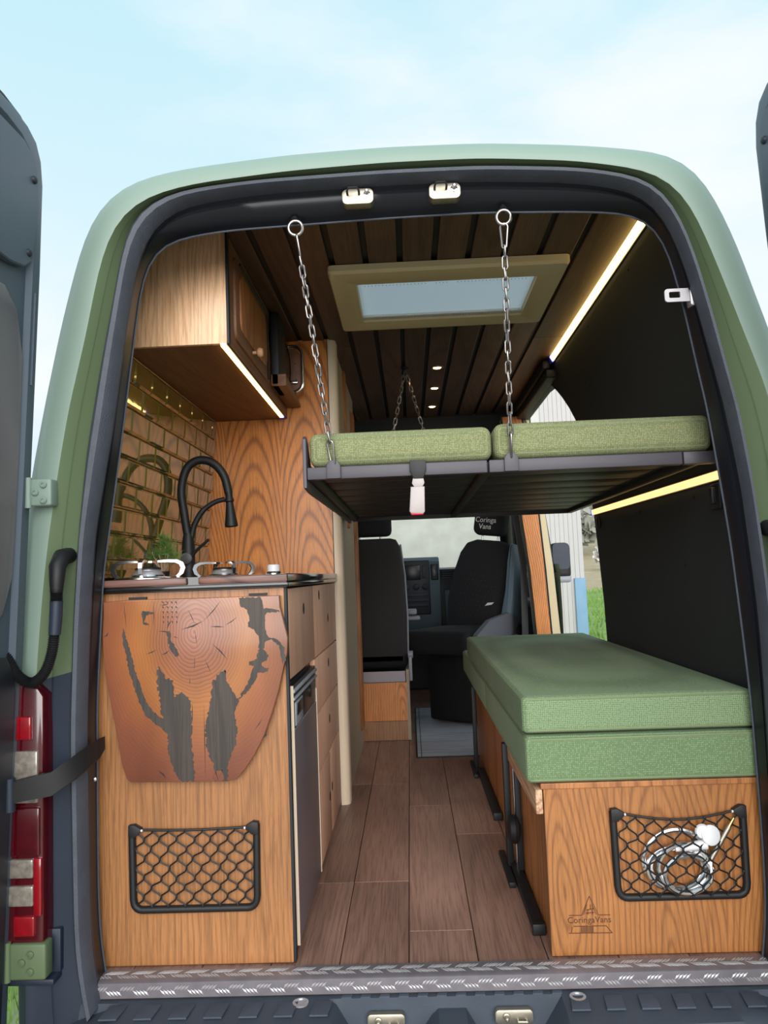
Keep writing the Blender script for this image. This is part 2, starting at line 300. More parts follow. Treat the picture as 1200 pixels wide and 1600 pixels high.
# ------------------------------------------------------------------ mesh helpers
class MB:
    def __init__(s): s.v = []; s.f = []
    def add(s, vs, fs):
        o = len(s.v); s.v += [tuple(p) for p in vs]; s.f += [tuple(i+o for i in f) for f in fs]; return s
    def box(s, x0, x1, y0, y1, z0, z1):
        return s.add([(x0,y0,z0),(x1,y0,z0),(x1,y1,z0),(x0,y1,z0),(x0,y0,z1),(x1,y0,z1),(x1,y1,z1),(x0,y1,z1)],
                     [(0,3,2,1),(4,5,6,7),(0,1,5,4),(1,2,6,5),(2,3,7,6),(3,0,4,7)])
    def rbox(s, x0, x1, y0, y1, z0, z1, r=.004, n=1, crown=0, mid=1, mat=None):
        c = Vector(((x0+x1)/2, (y0+y1)/2, (z0+z1)/2)); h = (abs(x1-x0)/2, abs(y1-y0)/2, abs(z1-z0)/2); r = min(r, *[q*.98 for q in h])
        def cuts(a):
            l = [-a + r*(1-math.cos(i/n*PI/2)) if n > 1 else (-a, -a+r)[i] for i in range(n+1)]
            m_ = [(-a+r) + (2*a-2*r)*i/mid for i in range(1, mid)]
            return l + m_ + [-q for q in reversed(l)]
        cs = [cuts(q) for q in h]; vs = []; fs = []; idx = {}
        def vert(p):
            key = tuple(round(q, 7) for q in p)
            if key in idx: return idx[key]
            inn = [max(-(h[i]-r), min(h[i]-r, p[i])) for i in range(3)]
            d = Vector([p[i]-inn[i] for i in range(3)])
            if d.length > 1e-9: d = d.normalized()*r
            q = Vector(inn)+d
            if crown: q.z += crown*max(0, 1-(q.x/h[0])**2)*max(0, 1-(q.y/h[1])**2)*(q.z/h[2])
            idx[key] = len(vs); q = q+c; vs.append(mat @ q if mat else q); return idx[key]
        for ax in range(3):
            a, b = (ax+1) % 3, (ax+2) % 3
            for sg in (-1, 1):
                for i in range(len(cs[a])-1):
                    for j in range(len(cs[b])-1):
                        q = []
                        for (ii, jj) in ((i, j), (i+1, j), (i+1, j+1), (i, j+1)):
                            p = [0, 0, 0]; p[ax] = sg*h[ax]; p[a] = cs[a][ii]; p[b] = cs[b][jj]; q.append(vert(p))
                        if sg < 0: q.reverse()
                        if len(set(q)) > 2: fs.append(tuple(dict.fromkeys(q)))
        return s.add(vs, fs)
    def tube(s, path, r, seg=8, closed=False, cap=True):
        P = [Vector(p) for p in path]; n = len(P); rs = r if isinstance(r, (list, tuple)) else [r]*n
        vs = []; prev = None
        for i in range(n):
            a = P[i-1] if (i or closed) else P[i]; b = P[(i+1) % n] if (i < n-1 or closed) else P[i]
            t = (b-a).normalized()
            if prev is None:
                u = t.orthogonal().normalized()
            else:
                u = prev - t*prev.dot(t)
                u = u.normalized() if u.length > 1e-6 else t.orthogonal().normalized()
            prev = u; w = t.cross(u)
            for k in range(seg):
                an = 2*PI*k/seg; vs.append(P[i]+(u*math.cos(an)+w*math.sin(an))*rs[i])
        fs = []
        for i in range(n if closed else n-1):
            for k in range(seg):
                a = i*seg+k; b = i*seg+(k+1) % seg; c = ((i+1) % n)*seg+(k+1) % seg; d = ((i+1) % n)*seg+k
                fs.append((a, b, c, d))
        if cap and not closed:
            fs.append(tuple(range(seg-1, -1, -1))); fs.append(tuple((n-1)*seg+k for k in range(seg)))
        return s.add(vs, fs)
    def cyl(s, a, b, r, seg=16, r2=None):
        return s.tube([a, b], [r, r if r2 is None else r2], seg)
    def lathe(s, prof, origin, axis=(0, 0, 1), seg=20):
        ax = Vector(axis).normalized(); u = ax.orthogonal().normalized(); w = ax.cross(u); o = Vector(origin); vs = []; fs = []
        for (r, h) in prof:
            for k in range(seg):
                an = 2*PI*k/seg; vs.append(o+ax*h+(u*math.cos(an)+w*math.sin(an))*r)
        for i in range(len(prof)-1):
            for k in range(seg):
                fs.append((i*seg+k, i*seg+(k+1) % seg, (i+1)*seg+(k+1) % seg, (i+1)*seg+k))
        fs.append(tuple(range(seg-1, -1, -1))); fs.append(tuple((len(prof)-1)*seg+k for k in range(seg)))
        return s.add(vs, fs)
    def prism(s, poly, axis, a, b, bev=0):
        """polygon in the plane across `axis`: (x,z) for y, (y,z) for x, (x,y) for z"""
        def P(p, t):
            return {'y': (p[0], t, p[1]), 'x': (t, p[0], p[1]), 'z': (p[0], p[1], t)}[axis]
        n = len(poly)
        def inset(d):
            out = []
            for i in range(n):
                p0, p1, p2 = (Vector(poly[j % n]) for j in (i-1, i, i+1))
                e1 = (p1-p0).normalized(); e2 = (p2-p1).normalized()
                n1 = Vector((-e1.y, e1.x)); n2 = Vector((-e2.y, e2.x)); bis = (n1+n2)
                if bis.length < 1e-6: bis = n1
                bis.normalize(); l = d/max(.35, bis.dot(n1)); out.append(p1+bis*l)
            return out
        area = sum(poly[i][0]*poly[(i+1) % n][1]-poly[(i+1) % n][0]*poly[i][1] for i in range(n))
        if area < 0: poly = list(reversed(poly))
        rings = []
        sg = 1 if b > a else -1
        if bev:
            for d, t in ((bev, a), (bev*.3, a+sg*bev*.3), (0, a+sg*bev), (0, b-sg*bev), (bev*.3, b-sg*bev*.3), (bev, b)):
                rings.append([P(p, t) for p in (inset(d) if d else poly)])
        else: rings = [[P(p, a) for p in poly], [P(p, b) for p in poly]]
        vs = [q for r in rings for q in r]; fs = []
        for i in range(len(rings)-1):
            for k in range(n): fs.append((i*n+k, i*n+(k+1) % n, (i+1)*n+(k+1) % n, (i+1)*n+k))
        if n > 24:                                    # concave outlines: safe cap triangulation
            for t in tessellate_polygon([[Vector((p[0], p[1], 0)) for p in poly]]):
                fs.append(tuple(reversed(t))); fs.append(tuple((len(rings)-1)*n+k for k in t))
        else:
            fs.append(tuple(range(n-1, -1, -1))); fs.append(tuple((len(rings)-1)*n+k for k in range(n)))
        return s.add(vs, fs)
    def grid(s, rows):
        n = len(rows[0]); vs = [p for r in rows for p in r]; fs = []
        for i in range(len(rows)-1):
            for k in range(n-1): fs.append((i*n+k, i*n+k+1, (i+1)*n+k+1, (i+1)*n+k))
        return s.add(vs, fs)
    def xf(s, m):
        s.v = [tuple(m @ Vector(p)) for p in s.v]; return s
def finish(me, mat, smooth):
    me.materials.append(mat)
    bm = bmesh.new(); bm.from_mesh(me); bmesh.ops.delete(bm, geom=[v for v in bm.verts if not v.link_faces], context='VERTS'); bmesh.ops.recalc_face_normals(bm, faces=bm.faces); bm.to_mesh(me); bm.free()
    if smooth:
        me.polygons.foreach_set('use_smooth', [True]*len(me.polygons)); me.set_sharp_from_angle(angle=math.radians(smooth if smooth > 1 else 38))
def mesh(name, mb, mat, smooth=True):
    me = bpy.data.meshes.new(name); me.from_pydata(mb.v, [], mb.f); finish(me, mat, smooth); return me
def tag(o, label, cat, group=None, kind=None):
    if label: o['label'] = label
    if cat: o['category'] = cat
    if group: o['group'] = group
    if kind: o['kind'] = kind
    return o
def thing(name, label, cat, loc=(0, 0, 0), group=None, kind=None):
    o = bpy.data.objects.new(name, None); COL.objects.link(o); o.location = loc; o.empty_display_size = .05
    return tag(o, label, cat, group, kind)
def wl(o):
    v = Vector(o.location)
    while o.parent: o = o.parent; v = v + Vector(o.location)
    return v
def put(name, me, parent=None, world=(0, 0, 0), rot=None, label=None):
    o = bpy.data.objects.new(name, me); COL.objects.link(o)
    if parent: o.parent = parent; o.location = Vector(world)-wl(parent)
    else: o.location = world
    if rot: o.rotation_euler = rot
    if label: o['label'] = label
    return o
def part(name, mb, mat, parent, smooth=True, label=None):
    return put(name, mesh(name, mb, mat, smooth), parent, (0, 0, 0), None, label)
def single(name, mb, mat, label, cat, group=None, smooth=True, kind=None):
    v = mb.v; lo = [min(p[i] for p in v) for i in range(3)]; hi = [max(p[i] for p in v) for i in range(3)]
    o = put(name, mesh(name, mb, mat, smooth)); return tag(o, label, cat, group, kind)
def struct(name, mb, mat, parent=None, smooth=False, label=None):
    o = put(name, mesh(name, mb, mat, smooth), parent)
    if not parent: o['kind'] = 'structure'
    if label: o['label'] = label
    return o
def arc(cx, cy, r, a0, a1, n=6):
    return [(cx+r*math.cos(math.radians(a0+(a1-a0)*i/n)), cy+r*math.sin(math.radians(a0+(a1-a0)*i/n))) for i in range(n+1)]
def rrect(x0, x1, y0, y1, r, n=5):
    return arc(x1-r, y0+r, r, -90, 0, n)+arc(x1-r, y1-r, r, 0, 90, n)+arc(x0+r, y1-r, r, 90, 180, n)+arc(x0+r, y0+r, r, 180, 270, n)
def spline(pts, n=8):
    P = [Vector(p) for p in pts]; out = []
    for i in range(len(P)-1):
        p0 = P[max(0, i-1)]; p1 = P[i]; p2 = P[i+1]; p3 = P[min(len(P)-1, i+2)]
        for k in range(n):
            t = k/n; out.append(.5*((2*p1)+(-p0+p2)*t+(2*p0-5*p1+4*p2-p3)*t*t+(-p0+3*p1-3*p2+p3)*t**3))
    out.append(P[-1]); return out
def text_mb(body, size, depth, mw):
    cu = bpy.data.curves.new('lettering', 'FONT'); cu.body = body; cu.size = size; cu.extrude = depth; cu.align_x = 'CENTER'; cu.resolution_u = 3
    ob = bpy.data.objects.new('lettering', cu); COL.objects.link(ob)
    me = bpy.data.meshes.new_from_object(ob.evaluated_get(bpy.context.evaluated_depsgraph_get()))
    mb = MB(); mb.add([mw @ v.co for v in me.vertices], [tuple(p.vertices) for p in me.polygons])
    bpy.data.objects.remove(ob); bpy.data.curves.remove(cu); bpy.data.meshes.remove(me); return mb

# ================================================================== STRUCTURE: floor, walls, ceiling
XWL = lambda z: -.880 + .082*(min(z, 1.70)-1.04) + max(0, z-1.70)*.30                       # lining of the left wall leans inwards
def XWR(z):
    P = [(-.1, .875), (.6, .868), (1.2, .848), (1.6, .812), (1.85, .775), (2.0, .752), (2.1, .74)]
    for (a, b), (c, d) in zip(P, P[1:]):
        if z <= c: return b+(d-b)*(z-a)/(c-a)
    return P[-1][1]

fl = struct('floor', MB().box(-.9, .9, .04, 4.75, -.045, -.006), DARK)
xs = [-.041+.172*k for k in range(-5, 6)]
joints = {0: (.28, 1.40, 2.55, 3.7), 1: (1.04, 2.2, 3.4), -1: (.62, 1.75, 2.9, 4.0)}
for i, xa in enumerate(xs):
    k = i-5; xb = xa+.172; xa2 = max(xa, -.89); xb2 = min(xb, .89)
    if xb2 <= xa2: continue
    js = joints.get(k, joints[(-1, 0, 1)[i % 3]])
    ys = [.04]+list(js)+[4.6]
    for y0, y1 in zip(ys, ys[1:]):
        if k < -2 and y0 > 2.7: continue
        w = (xb2-xa2)/2-.0011; l = (y1-y0)/2-.0011; c = .0012
        mb = MB().add([(-w, -l, -.006), (w, -l, -.006), (w, l, -.006), (-w, l, -.006), (-w, -l, -c), (w, -l, -c), (w, l, -c), (-w, l, -c),
                       (-w+c, -l+c, 0), (w-c, -l+c, 0), (w-c, l-c, 0), (-w+c, l-c, 0)],
                      [(0, 3, 2, 1), (0, 1, 5, 4), (1, 2, 6, 5), (2, 3, 7, 6), (3, 0, 4, 7), (4, 5, 9, 8), (5, 6, 10, 9), (6, 7, 11, 10), (7, 4, 8, 11), (8, 9, 10, 11)])
        put('floor_plank', mesh('floor_plank', mb, FLOORW, False), fl, ((xa2+xb2)/2, (y0+y1)/2, 0))

# ceiling: dark backing and planks either side of the roof hatch
SKY = (-.150, .492, .745, 1.155)
cb = MB()
cb.box(-.66, SKY[0], .18, 3.25, 2.012, 2.022).box(SKY[1], .735, .18, 3.25, 2.012, 2.022).box(SKY[0], SKY[1], .18, SKY[2], 2.012, 2.022).box(SKY[0], SKY[1], SKY[3], 3.25, 2.012, 2.022)
ce = struct('ceiling', cb, DARK)
gaps = [-.70, -.558, -.442, -.326, -.217, -.104, .010, .124, .237, .356, .475, .594, .742]
for a, b in zip(gaps, gaps[1:]):
    xa, xb = a+.010, b-.010
    if b > .73: xb = b
    spans = [(.16, .66), (1.20, 3.25)] if (xb > -.2 and xa < .54) else [(.16, 1.55), (1.552, 3.25)]
    for y0, y1 in spans:
        mb = MB().rbox(-(xb-xa)/2, (xb-xa)/2, -(y1-y0)/2, (y1-y0)/2, -.006, .006, .0025, 1)
        put('ceiling_plank', mesh('ceiling_plank', mb, CEILW, False), ce, ((xa+xb)/2, (y0+y1)/2, 2.006))

# walls
rows = []
for z in [0, .4, .8, 1.04, 1.3, 1.5, 1.7, 1.8, 1.9]: rows.append([(XWL(z)-.006, .30, z), (XWL(z)-.006, 2.7, z)])
mbw = MB().grid(rows); rows2 = [[(p[0]-.03, p[1], p[2]) for p in r] for r in rows]; mbw.grid(rows2)
struct('wall_left', mbw, WALNUT)

def yend(z):
    if z < 1.45: return 1.63+.02*math.sin(z*6)
    if z < 1.90: t = (z-1.45)/.45; return 1.63+.42*t*t+.0*t
    return 3.3
rows = []; rowsb = []
zz = [-.02, .2, .4, .6, .8, 1.0, 1.2, 1.35, 1.45, 1.55, 1.65, 1.72, 1.79, 1.84, 1.88, 1.899, 1.901, 1.94, 1.985]
for z in zz:
    ye = yend(z); r = [(XWR(z), .115+(ye-.115)*t/8, z) for t in range(9)]; rows.append(r); rowsb.append([(p[0]+(.035 if z < 1.85 else .012), p[1], p[2]) for p in r])
mbw = MB().grid(rows).grid(rowsb)
mbw.grid([[r[-1], b[-1]] for r, b in zip(rows, rowsb)])
wr = struct('wall_right', mbw, WALLD, smooth=True)
for (y, z) in ((.62, 1.93), (1.20, 1.93), (.42, 1.15), (.95, 1.15), (1.35, 1.72), (.8, 1.45), (.55, .95), (1.2, .85)):
    part('screw', MB().lathe([(.006, 0), (.006, .002), (.003, .004)], (XWR(z), y, z), (-1, 0, .05), 8), DARK, wr)
# rail over the sliding-door opening
part('door_rail', MB().rbox(.715, .80, 1.9, 3.3, 1.90, 1.945, .01, 2).rbox(.70, .74, 1.9, 3.3, 1.945, 1.99, .008, 2), DARK, wr)

# oak partition at the far end of the kitchen, cream corner post, washroom wall
poly = [(XWL(.9)-.004, .93), (-.322, .93), (-.322, 2.005), (XWL(1.95), 2.005), (XWL(1.70)-.004, 1.70)]
struct('wall_front', MB().prism(poly, 'y', 1.44, 1.458), OAKP, label='oak veneered partition behind the kitchen tap')
post = arc(-.325+.012, 1.44+.026, .026, -90, 0, 6)
struct('trim_1', MB().prism([(-.325, 1.44)]+post+[(-.287, 1.52), (-.325, 1.52)], 'z', 0, 2.004), CREAM, smooth=True, label='rounded cream corner post')
def wash():
    mb = MB().box(-.335, -.302, 1.52, 2.40, 0, 2.004).box(-.335, -.302, 2.62, 2.66, 0, 2.004).box(-.335, -.302, 2.40, 2.62, 0, .10).box(-.335, -.302, 2.40, 2.62, 1.9, 2.004)
    w = struct('wall_washroom', mb, BEIGE)
    part('door_slot', MB().box(-.330, -.322, 2.40, 2.62, .10, 1.90), TAN, w, False)
    part('wood_trim', MB().rbox(-.33, -.290, 2.50, 2.60, .10, 1.90, .004), OAKS, w)
    part('wood_trim', MB().rbox(-.318, -.290, 1.96, 2.03, 1.2, 2.0, .004), OAKS, w)
wash()

# ================================================================== VAN SHELL
def radial(poly, angs, c=(.02, .95)):
    pts = [(math.atan2(-(p[0]-c[0]), p[1]-c[1]), p) for p in poly]   # 0 = up, + = left, - = right
    pts.sort(key=lambda t: -t[0]); out = []
    for a in angs:
        for (a0, p0), (a1, p1) in zip(pts, pts[1:]):
            if a1 <= a <= a0 or (a > pts[0][0]) or False:
                dx, dz = -math.sin(a), math.cos(a); ex, ez = p1[0]-p0[0], p1[1]-p0[1]
                den = dx*ez-dz*ex; t = ((p0[0]-c[0])*ez-(p0[1]-c[1])*ex)/den
                out.append((c[0]+dx*t, c[1]+dz*t)); break
        else: out.append(pts[-1][1] if a < 0 else pts[0][1])
    for _ in range(3):
        out = [out[0]]+[((out[i-1][0]+2*out[i][0]+out[i+1][0])/4, (out[i-1][1]+2*out[i][1]+out[i+1][1])/4) for i in range(1, len(out)-1)]+[out[-1]]
    return out
mir = lambda L, k: [(k-x, z) for x, z in reversed(L)]
A = [(-.99, -.4), (-1.0, .1), (-1.0, .727), (-1.006, .825), (-1.003, .924), (-.997, 1.023), (-.987, 1.148), (-.973, 1.248), (-.937, 1.434), (-.893, 1.649), (-.849, 1.813), (-.813, 1.918), (-.769, 1.978), (-.716, 2.017), (-.655, 2.035), (-.542, 2.052), (-.281, 2.073), (-.023, 2.08), (.233, 2.076), (.487, 2.056), (.678, 2.031), (.736, 2.018), (.776, 1.99), (.814, 1.935), (.849, 1.855), (.884, 1.758), (.915, 1.636), (.944, 1.541), (.99, 1.30), (1.01, 1.15), (1.02, 1.02), (1.025, .72), (1.02, .1), (1.01, -.4)]
B = [(-.92, -.4), (-.925, .1), (-.917, .6), (-.909, .763), (-.898, .901), (-.89, .986), (-.879, 1.079), (-.853, 1.252), (-.828, 1.395), (-.782, 1.587), (-.748, 1.759), (-.715, 1.857), (-.681, 1.897), (-.632, 1.933), (-.509, 1.96), (-.265, 1.98), (-.022, 1.988), (.218, 1.986), (.456, 1.966), (.627, 1.933), (.68, 1.905), (.716, 1.862), (.746, 1.795), (.794, 1.646), (.837, 1.5), (.874, 1.38), (.898, 1.25), (.915, 1.08), (.925, .90), (.936, .6), (.945, .1), (.94, -.4)]
C_ = [(-.79, -.12), (-.815, -.03), (-.835, .08), (-.838, .302), (-.843, .607), (-.832, .888), (-.819, 1.079), (-.798, 1.289), (-.762, 1.502), (-.719, 1.718), (-.692, 1.868), (-.649, 1.925), (-.556, 1.960), (-.355, 1.976), (-.023, 1.984), (.223, 1.982), (.467, 1.964), (.620, 1.932), (.672, 1.895), (.706, 1.840), (.738, 1.740), (.771, 1.593), (.800, 1.428), (.821, 1.33), (.836, 1.199), (.851, 1.015), (.858, .874), (.866, .6), (.862, .3), (.858, .08), (.84, -.03), (.815, -.12)]
D = [(-.76, -.12), (-.785, -.03), (-.805, .08), (-.808, .298), (-.811, .604), (-.803, .85), (-.789, 1.078), (-.748, 1.305), (-.698, 1.636), (-.668, 1.805), (-.630, 1.880), (-.56, 1.930), (-.358, 1.952), (-.025, 1.958), (.223, 1.956), (.468, 1.938), (.605, 1.910), (.655, 1.878), (.688, 1.825), (.724, 1.715), (.762, 1.531), (.800, 1.333), (.824, 1.134), (.836, .938), (.842, .811), (.842, .6), (.838, .3), (.832, .08), (.81, -.03), (.785, -.12)]
E_ = [(-.765, -.12), (-.795, .0), (-.809, .10), (-.811, .28), (-.81, .658), (-.791, .982), (-.742, 1.313), (-.696, 1.653), (-.681, 1.757), (-.654, 1.834), (-.611, 1.867), (-.456, 1.887), (-.25, 1.892), (-.029, 1.898), (.224, 1.90), (.475, 1.889), (.624, 1.876), (.679, 1.842), (.708, 1.771), (.738, 1.616), (.76, 1.463), (.779, 1.345), (.794, 1.195), (.812, 1.007), (.825, .775), (.833, .601), (.835, .28), (.832, .1), (.815, 0), (.785, -.12)]
NA = 150
ANG = [math.radians(141)-math.radians(282)*i/(NA-1) for i in range(NA)]
RA, RB, RC, RD, RE = (radial(q, ANG) for q in (A, B, C_, D, E_))
def r3(r, y): return [(p[0], y, p[1]) for p in r]
def lerp(r, s, t): return [(a[0]+(b[0]-a[0])*t, a[1]+(b[1]-a[1])*t) for a, b in zip(r, s)]
def scl(r, k, kz=None): return [(.02+(p[0]-.02)*k, .95+(p[1]-.95)*(kz or k)) for p in r]
van = thing('camper_van', 'sage green camper van standing with its rear doors wide open', 'van', (0, 2, -.65))
def cutgrid(rings, keep):
    mb = MB().grid(rings); n = len(rings[0]); fs = []
    for f in mb.f:
        c = sum((Vector(mb.v[i]) for i in f), Vector())/4
        if keep(c): fs.append(f)
    mb.f = fs; return mb
rear = [r3(scl(RA, 1.004), .22), r3(RA, .10), r3(lerp(RA, RB, .22), .035), r3(lerp(RA, RB, .55), -.008), r3(lerp(RA, RB, .85), -.022), r3(RB, -.020)]
jamb = [r3(RB, -.020), r3(lerp(RB, RC, .12), -.014), r3(lerp(RB, RC, .40), .004), r3(lerp(RB, RC, .42), .001), r3(lerp(RB, RC, .46), .006), r3(RC, .03)]
ZC = .735
part('rear_body_edge', cutgrid(rear, lambda c: c.z > ZC), GREEN, van)
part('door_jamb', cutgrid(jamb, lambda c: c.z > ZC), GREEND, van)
part('lower_cladding', cutgrid(rear+jamb[1:], lambda c: c.z <= ZC and c.x < 0), PLASTIC, van)
part('lower_cladding', cutgrid(rear+jamb[1:], lambda c: c.z <= ZC and c.x > 0), PLASTIC, van)
part('weather_seal', MB().grid([r3(RC, .03), r3(lerp(RC, RD, .10), .004), r3(lerp(RC, RD, .35), -.008), r3(lerp(RC, RD, .65), -.006), r3(lerp(RC, RD, .92), .012), r3(RD, .045)]), RUBBER, van)
fr = [r3(RD, .040), r3(lerp(RD, RE, .12), .050), r3(lerp(RD, RE, .30), .048), r3(lerp(RD, RE, .62), .058), r3(lerp(RD, RE, .88), .082), r3(RE, .095), r3(scl(RE, 1.004), .104), r3(scl(RE, 1.03), .112), r3(scl(RE, 1.08), .116)]
part('door_frame', MB().grid(fr), BLACK, van)
part('frame_edge_strip', MB().tube([(p[0], .094, p[1]) for p in scl(RE, .999)], .0026, 6), RUBBER, van)
# long outer skin: roof, left side, right side with the sliding-door opening and the roof hatch
outer = scl(RA, 1.004)
ysk = [.22, .42, .50, 1.40, 1.66, 2.0, 2.93, 3.4, 4.2]
full = scl(RA, 1.04)
def skin_keep(c):
    if SKY[0]-.24 < c.x < SKY[1]+.24 and .50 < c.y < 1.40 and c.z > 1.9: return False
    if c.x > .6 and 1.66 < c.y < 2.93 and c.z < 1.92: return False
    if c.y > 2.93 and 1.0 < c.z < 1.75: return False
    return c.z > -.4
rings = [r3(outer, .22)]+[r3(full if y < 2.5 else [(p[0]*.875, p[1]) for p in full], y) for y in ysk[1:]]
part('outer_skin', cutgrid(rings, skin_keep), GREEN, van)
# upper and lower hinge on the left rear pillar
def hinge(z0, x0, w, hgt, mat):
    hb = part('hinge', MB().rbox(x0-w/2, x0+w/2, -.055, -.015, z0-hgt/2, z0+hgt/2, .006, 2).cyl((x0-w/2-.006, -.05, z0-hgt/2-.004), (x0-w/2-.006, -.05, z0+hgt/2+.004), .008, 12), mat, van)
    for dx, dz in ((.008, .018), (-.012, .0), (.008, -.02)):
        part('bolt', MB().lathe([(.0085, 0), (.0085, .004), (.006, .007), (.004, .007), (.0035, .004)], (x0+dx, -.055, z0+dz), (0, -1, 0), 12), mat, hb)
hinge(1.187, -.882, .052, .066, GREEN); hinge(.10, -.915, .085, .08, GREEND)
hinge(1.187, .915, .052, .066, GREEN)
# recess ledge above lower hinge pocket
part('hinge_pocket', MB().rbox(-.985, -.865, -.03, .06, .035, .05, .004).rbox(-.985, -.862, .0, .03, .05, .15, .004), PLASTIC, van)
# tail lamp
tl = part('tail_light', MB().prism([(-.985, .145), (-.955, .128), (-.882, .122), (-.882, .70), (-.905, .735), (-.985, .742)], 'y', -.045, .06, .006), LENS_D, van)
def lens(z0, z1, x0, x1, m):
    part('lens', MB().rbox(x0, x1, -.052, -.03, z0, z1, .004, 2), m, tl)
lens(.600, .655, -.955, -.908, LENS_R); lens(.455, .575, -.965, -.892, LENS_C); lens(.335, .445, -.968, -.888, LENS_D)
lens(.285, .328, -.965, -.903, LENS_C); lens(.222, .268, -.963, -.903, LENS_C); lens(.155, .200, -.950, -.900, LENS_R)
part('lens', MB().rbox(-.903, -.884, -.051, -.03, .20, .33, .003), LENS_R, tl)
# loom conduit, left: elbow, sleeve, bellows
def conduit(s, kx):
    X = lambda x: x if s < 0 else kx-x
    cd = part('cable_conduit', MB().tube([(X(-.846), .02, 1.035), (X(-.846), -.02, 1.03), (X(-.846), -.045, 1.005), (X(-.845), -.05, .97), (X(-.846), -.05, .945)], [.020, .021, .020, .017, .0145], 14), DARK, van)
    part('conduit_sleeve', MB().tube([(X(-.846), -.05, .925), (X(-.848), -.05, .88), (X(-.851), -.05, .845)], [.0150, .0150, .0140], 14), PLASTIC, cd)
    def bellow(path, r):
        P = spline(path, 22); out = []; rs = []
        for i, p in enumerate(P): out.append(p); rs.append(r*(1.0 if i % 2 else .80))
        return MB().tube(out, rs, 12)
    part('bellows', bellow([(X(-.846), -.05, .952), (X(-.846), -.05, .922)], .0160), DARK, cd)
    part('bellows', bellow([(X(-.851), -.05, .85), (X(-.856), -.055, .80), (X(-.872), -.06, .755), (X(-.900), -.065, .735), (X(-.930), -.07, .755), (X(-.955), -.075, .80), (X(-.985), -.085, .84), (X(-1.02), -.09, .85)], .0135), DARK, cd)
conduit(-1, 0); conduit(1, .024)
# strikers on the header
for x, z in ((-.094, 1.930), (.130, 1.932)):
    st = part('latch_striker', MB().prism(rrect(x-.041, x+.041, z-.021, z+.021, .014), 'y', .030, .062, .003), ZINC, van)
    part('striker_loop', MB().tube([(x-.026, .032, z+.004), (x-.026, .012, z+.006), (x-.022, .008, z+.012), (x+.0, .008, z+.012), (x+.004, .012, z+.006), (x+.004, .032, z+.004)], .003, 8), DARK, st)
    part('striker_pin', MB().lathe([(.009, 0), (.009, .003), (.005, .004), (.005, .016), (.003, .018)], (x+.024, .032, z+.004), (0, -1, .15), 12), CHROME, st)
for x, z in ((-.45, 1.955), (.738, 1.69), (-.80, .5)):
    part('frame_screw', MB().lathe([(.006, 0), (.005, .003), (.003, .004)], (x, .055, z-.02), (0, -1, 0), 10), CHROME, van)
# door check strap on the left
cs = part('door_check_strap', MB().grid([[(x, y-.012, z-h), (x, y-.012, z+h), (x, y+.012, z+h), (x, y+.012, z-h), (x, y-.012, z-h)] for x, y, z, h in
     [(-.790, .085, .560, .016), (-.785, .04, .556, .024), (-.790, .0, .548, .027), (-.815, -.04, .527, .028), (-.85, -.06, .503, .027), (-.93, -.07, .490, .024), (-.96, -.07, .482, .020)]]), DARK, van)
part('pivot', MB().cyl((-.945, -.075, .445), (-.945, -.075, .520), .012, 14).rbox(-1.0, -.945, -.085, -.06, .45, .475, .004), PLASTIC, cs)
part('rivet', MB().lathe([(.007, 0), (.005, .004)], (-.985, -.085, .468), (0, -1, 0), 10), CHROME, cs)

# bumper with tread pads and latch recesses
def ztop(x):
    P = [(-.95, -.11), (-.80, -.06), (-.72, -.036), (-.22, -.036), (-.165, -.128), (-.03, -.128), (.02, -.060), (.09, -.060), (.13, -.128), (.255, -.128), (.315, -.036), (.74, -.036), (.82, -.06), (.97, -.11)]
    for (a, b), (c, d) in zip(P, P[1:]):
        if x <= c: return b+(d-b)*(x-a)/(c-a)
    return P[-1][1]
bx = [-.95+1.92*i/120 for i in range(121)]
rows = []
for y, dz, k in ((.060, .0, 0), (.026, .0, 0), (.022, 0, 1), (-.050, -.004, 1), (-.062, -.012, 1), (-.075, -.03, 1), (-.085, -.05, .9), (-.17, -.062, .5), (-.205, -.085, .3), (-.215, -.15, .1), (-.20, -.36, 0)):
    rows.append([(x, y + (-.03*(1-(x/1.0)**2) if y < -.06 else 0), -.036+dz+k*(ztop(x)+.036)*(1 if k else 0)) for x in bx])
bmp = part('bumper', MB().grid(rows), BUMPER, van)
padx = [-.735+.081*i for i in range(7)]+[.345+.078*i for i in range(6)]
for x in padx:
    part('tread_pad', MB().prism([(x-.020, -.046), (x+.022, -.046), (x+.028, .012), (x-.014, .012)], 'z', -.037, -.0325, .0012), PAD, bmp)
for x in [-.19+.045*i for i in range(12)]:
    part('tread_pad', MB().prism([(x-.012, .026), (x+.012, .026), (x+.014, .044), (x-.010, .044)], 'z', -.037, -.0335, .001), PAD, bmp)
for x, z in ((-.097, -.078), (.200, -.074)):
    lp = part('latch_plate', MB().prism(rrect(x-.044, x+.044, z-.016, z+.016, .010), 'y', .004, .021, .002), ZINC, bmp)
    lp.location.y -= .0
    part('latch_pin', MB().lathe([(.009, 0), (.008, .002), (.0045, .003), (.0045, .016), (.002, .018)], (x-.018, .004, z+.002), (0, -1, 0), 12).tube([(x+.008, .006, z-.006), (x+.008, -.006, z-.006), (x+.028, -.006, z-.006), (x+.028, .006, z-.006)], .003, 8), ZINC, van)
for x in (-.296, .349):
    part('drain_plug', MB().lathe([(.019, 0), (.019, .004), (.013, .005), (.012, .002)], (x, .008, -.036), (0, 0, 1), 16), ALU, bmp)
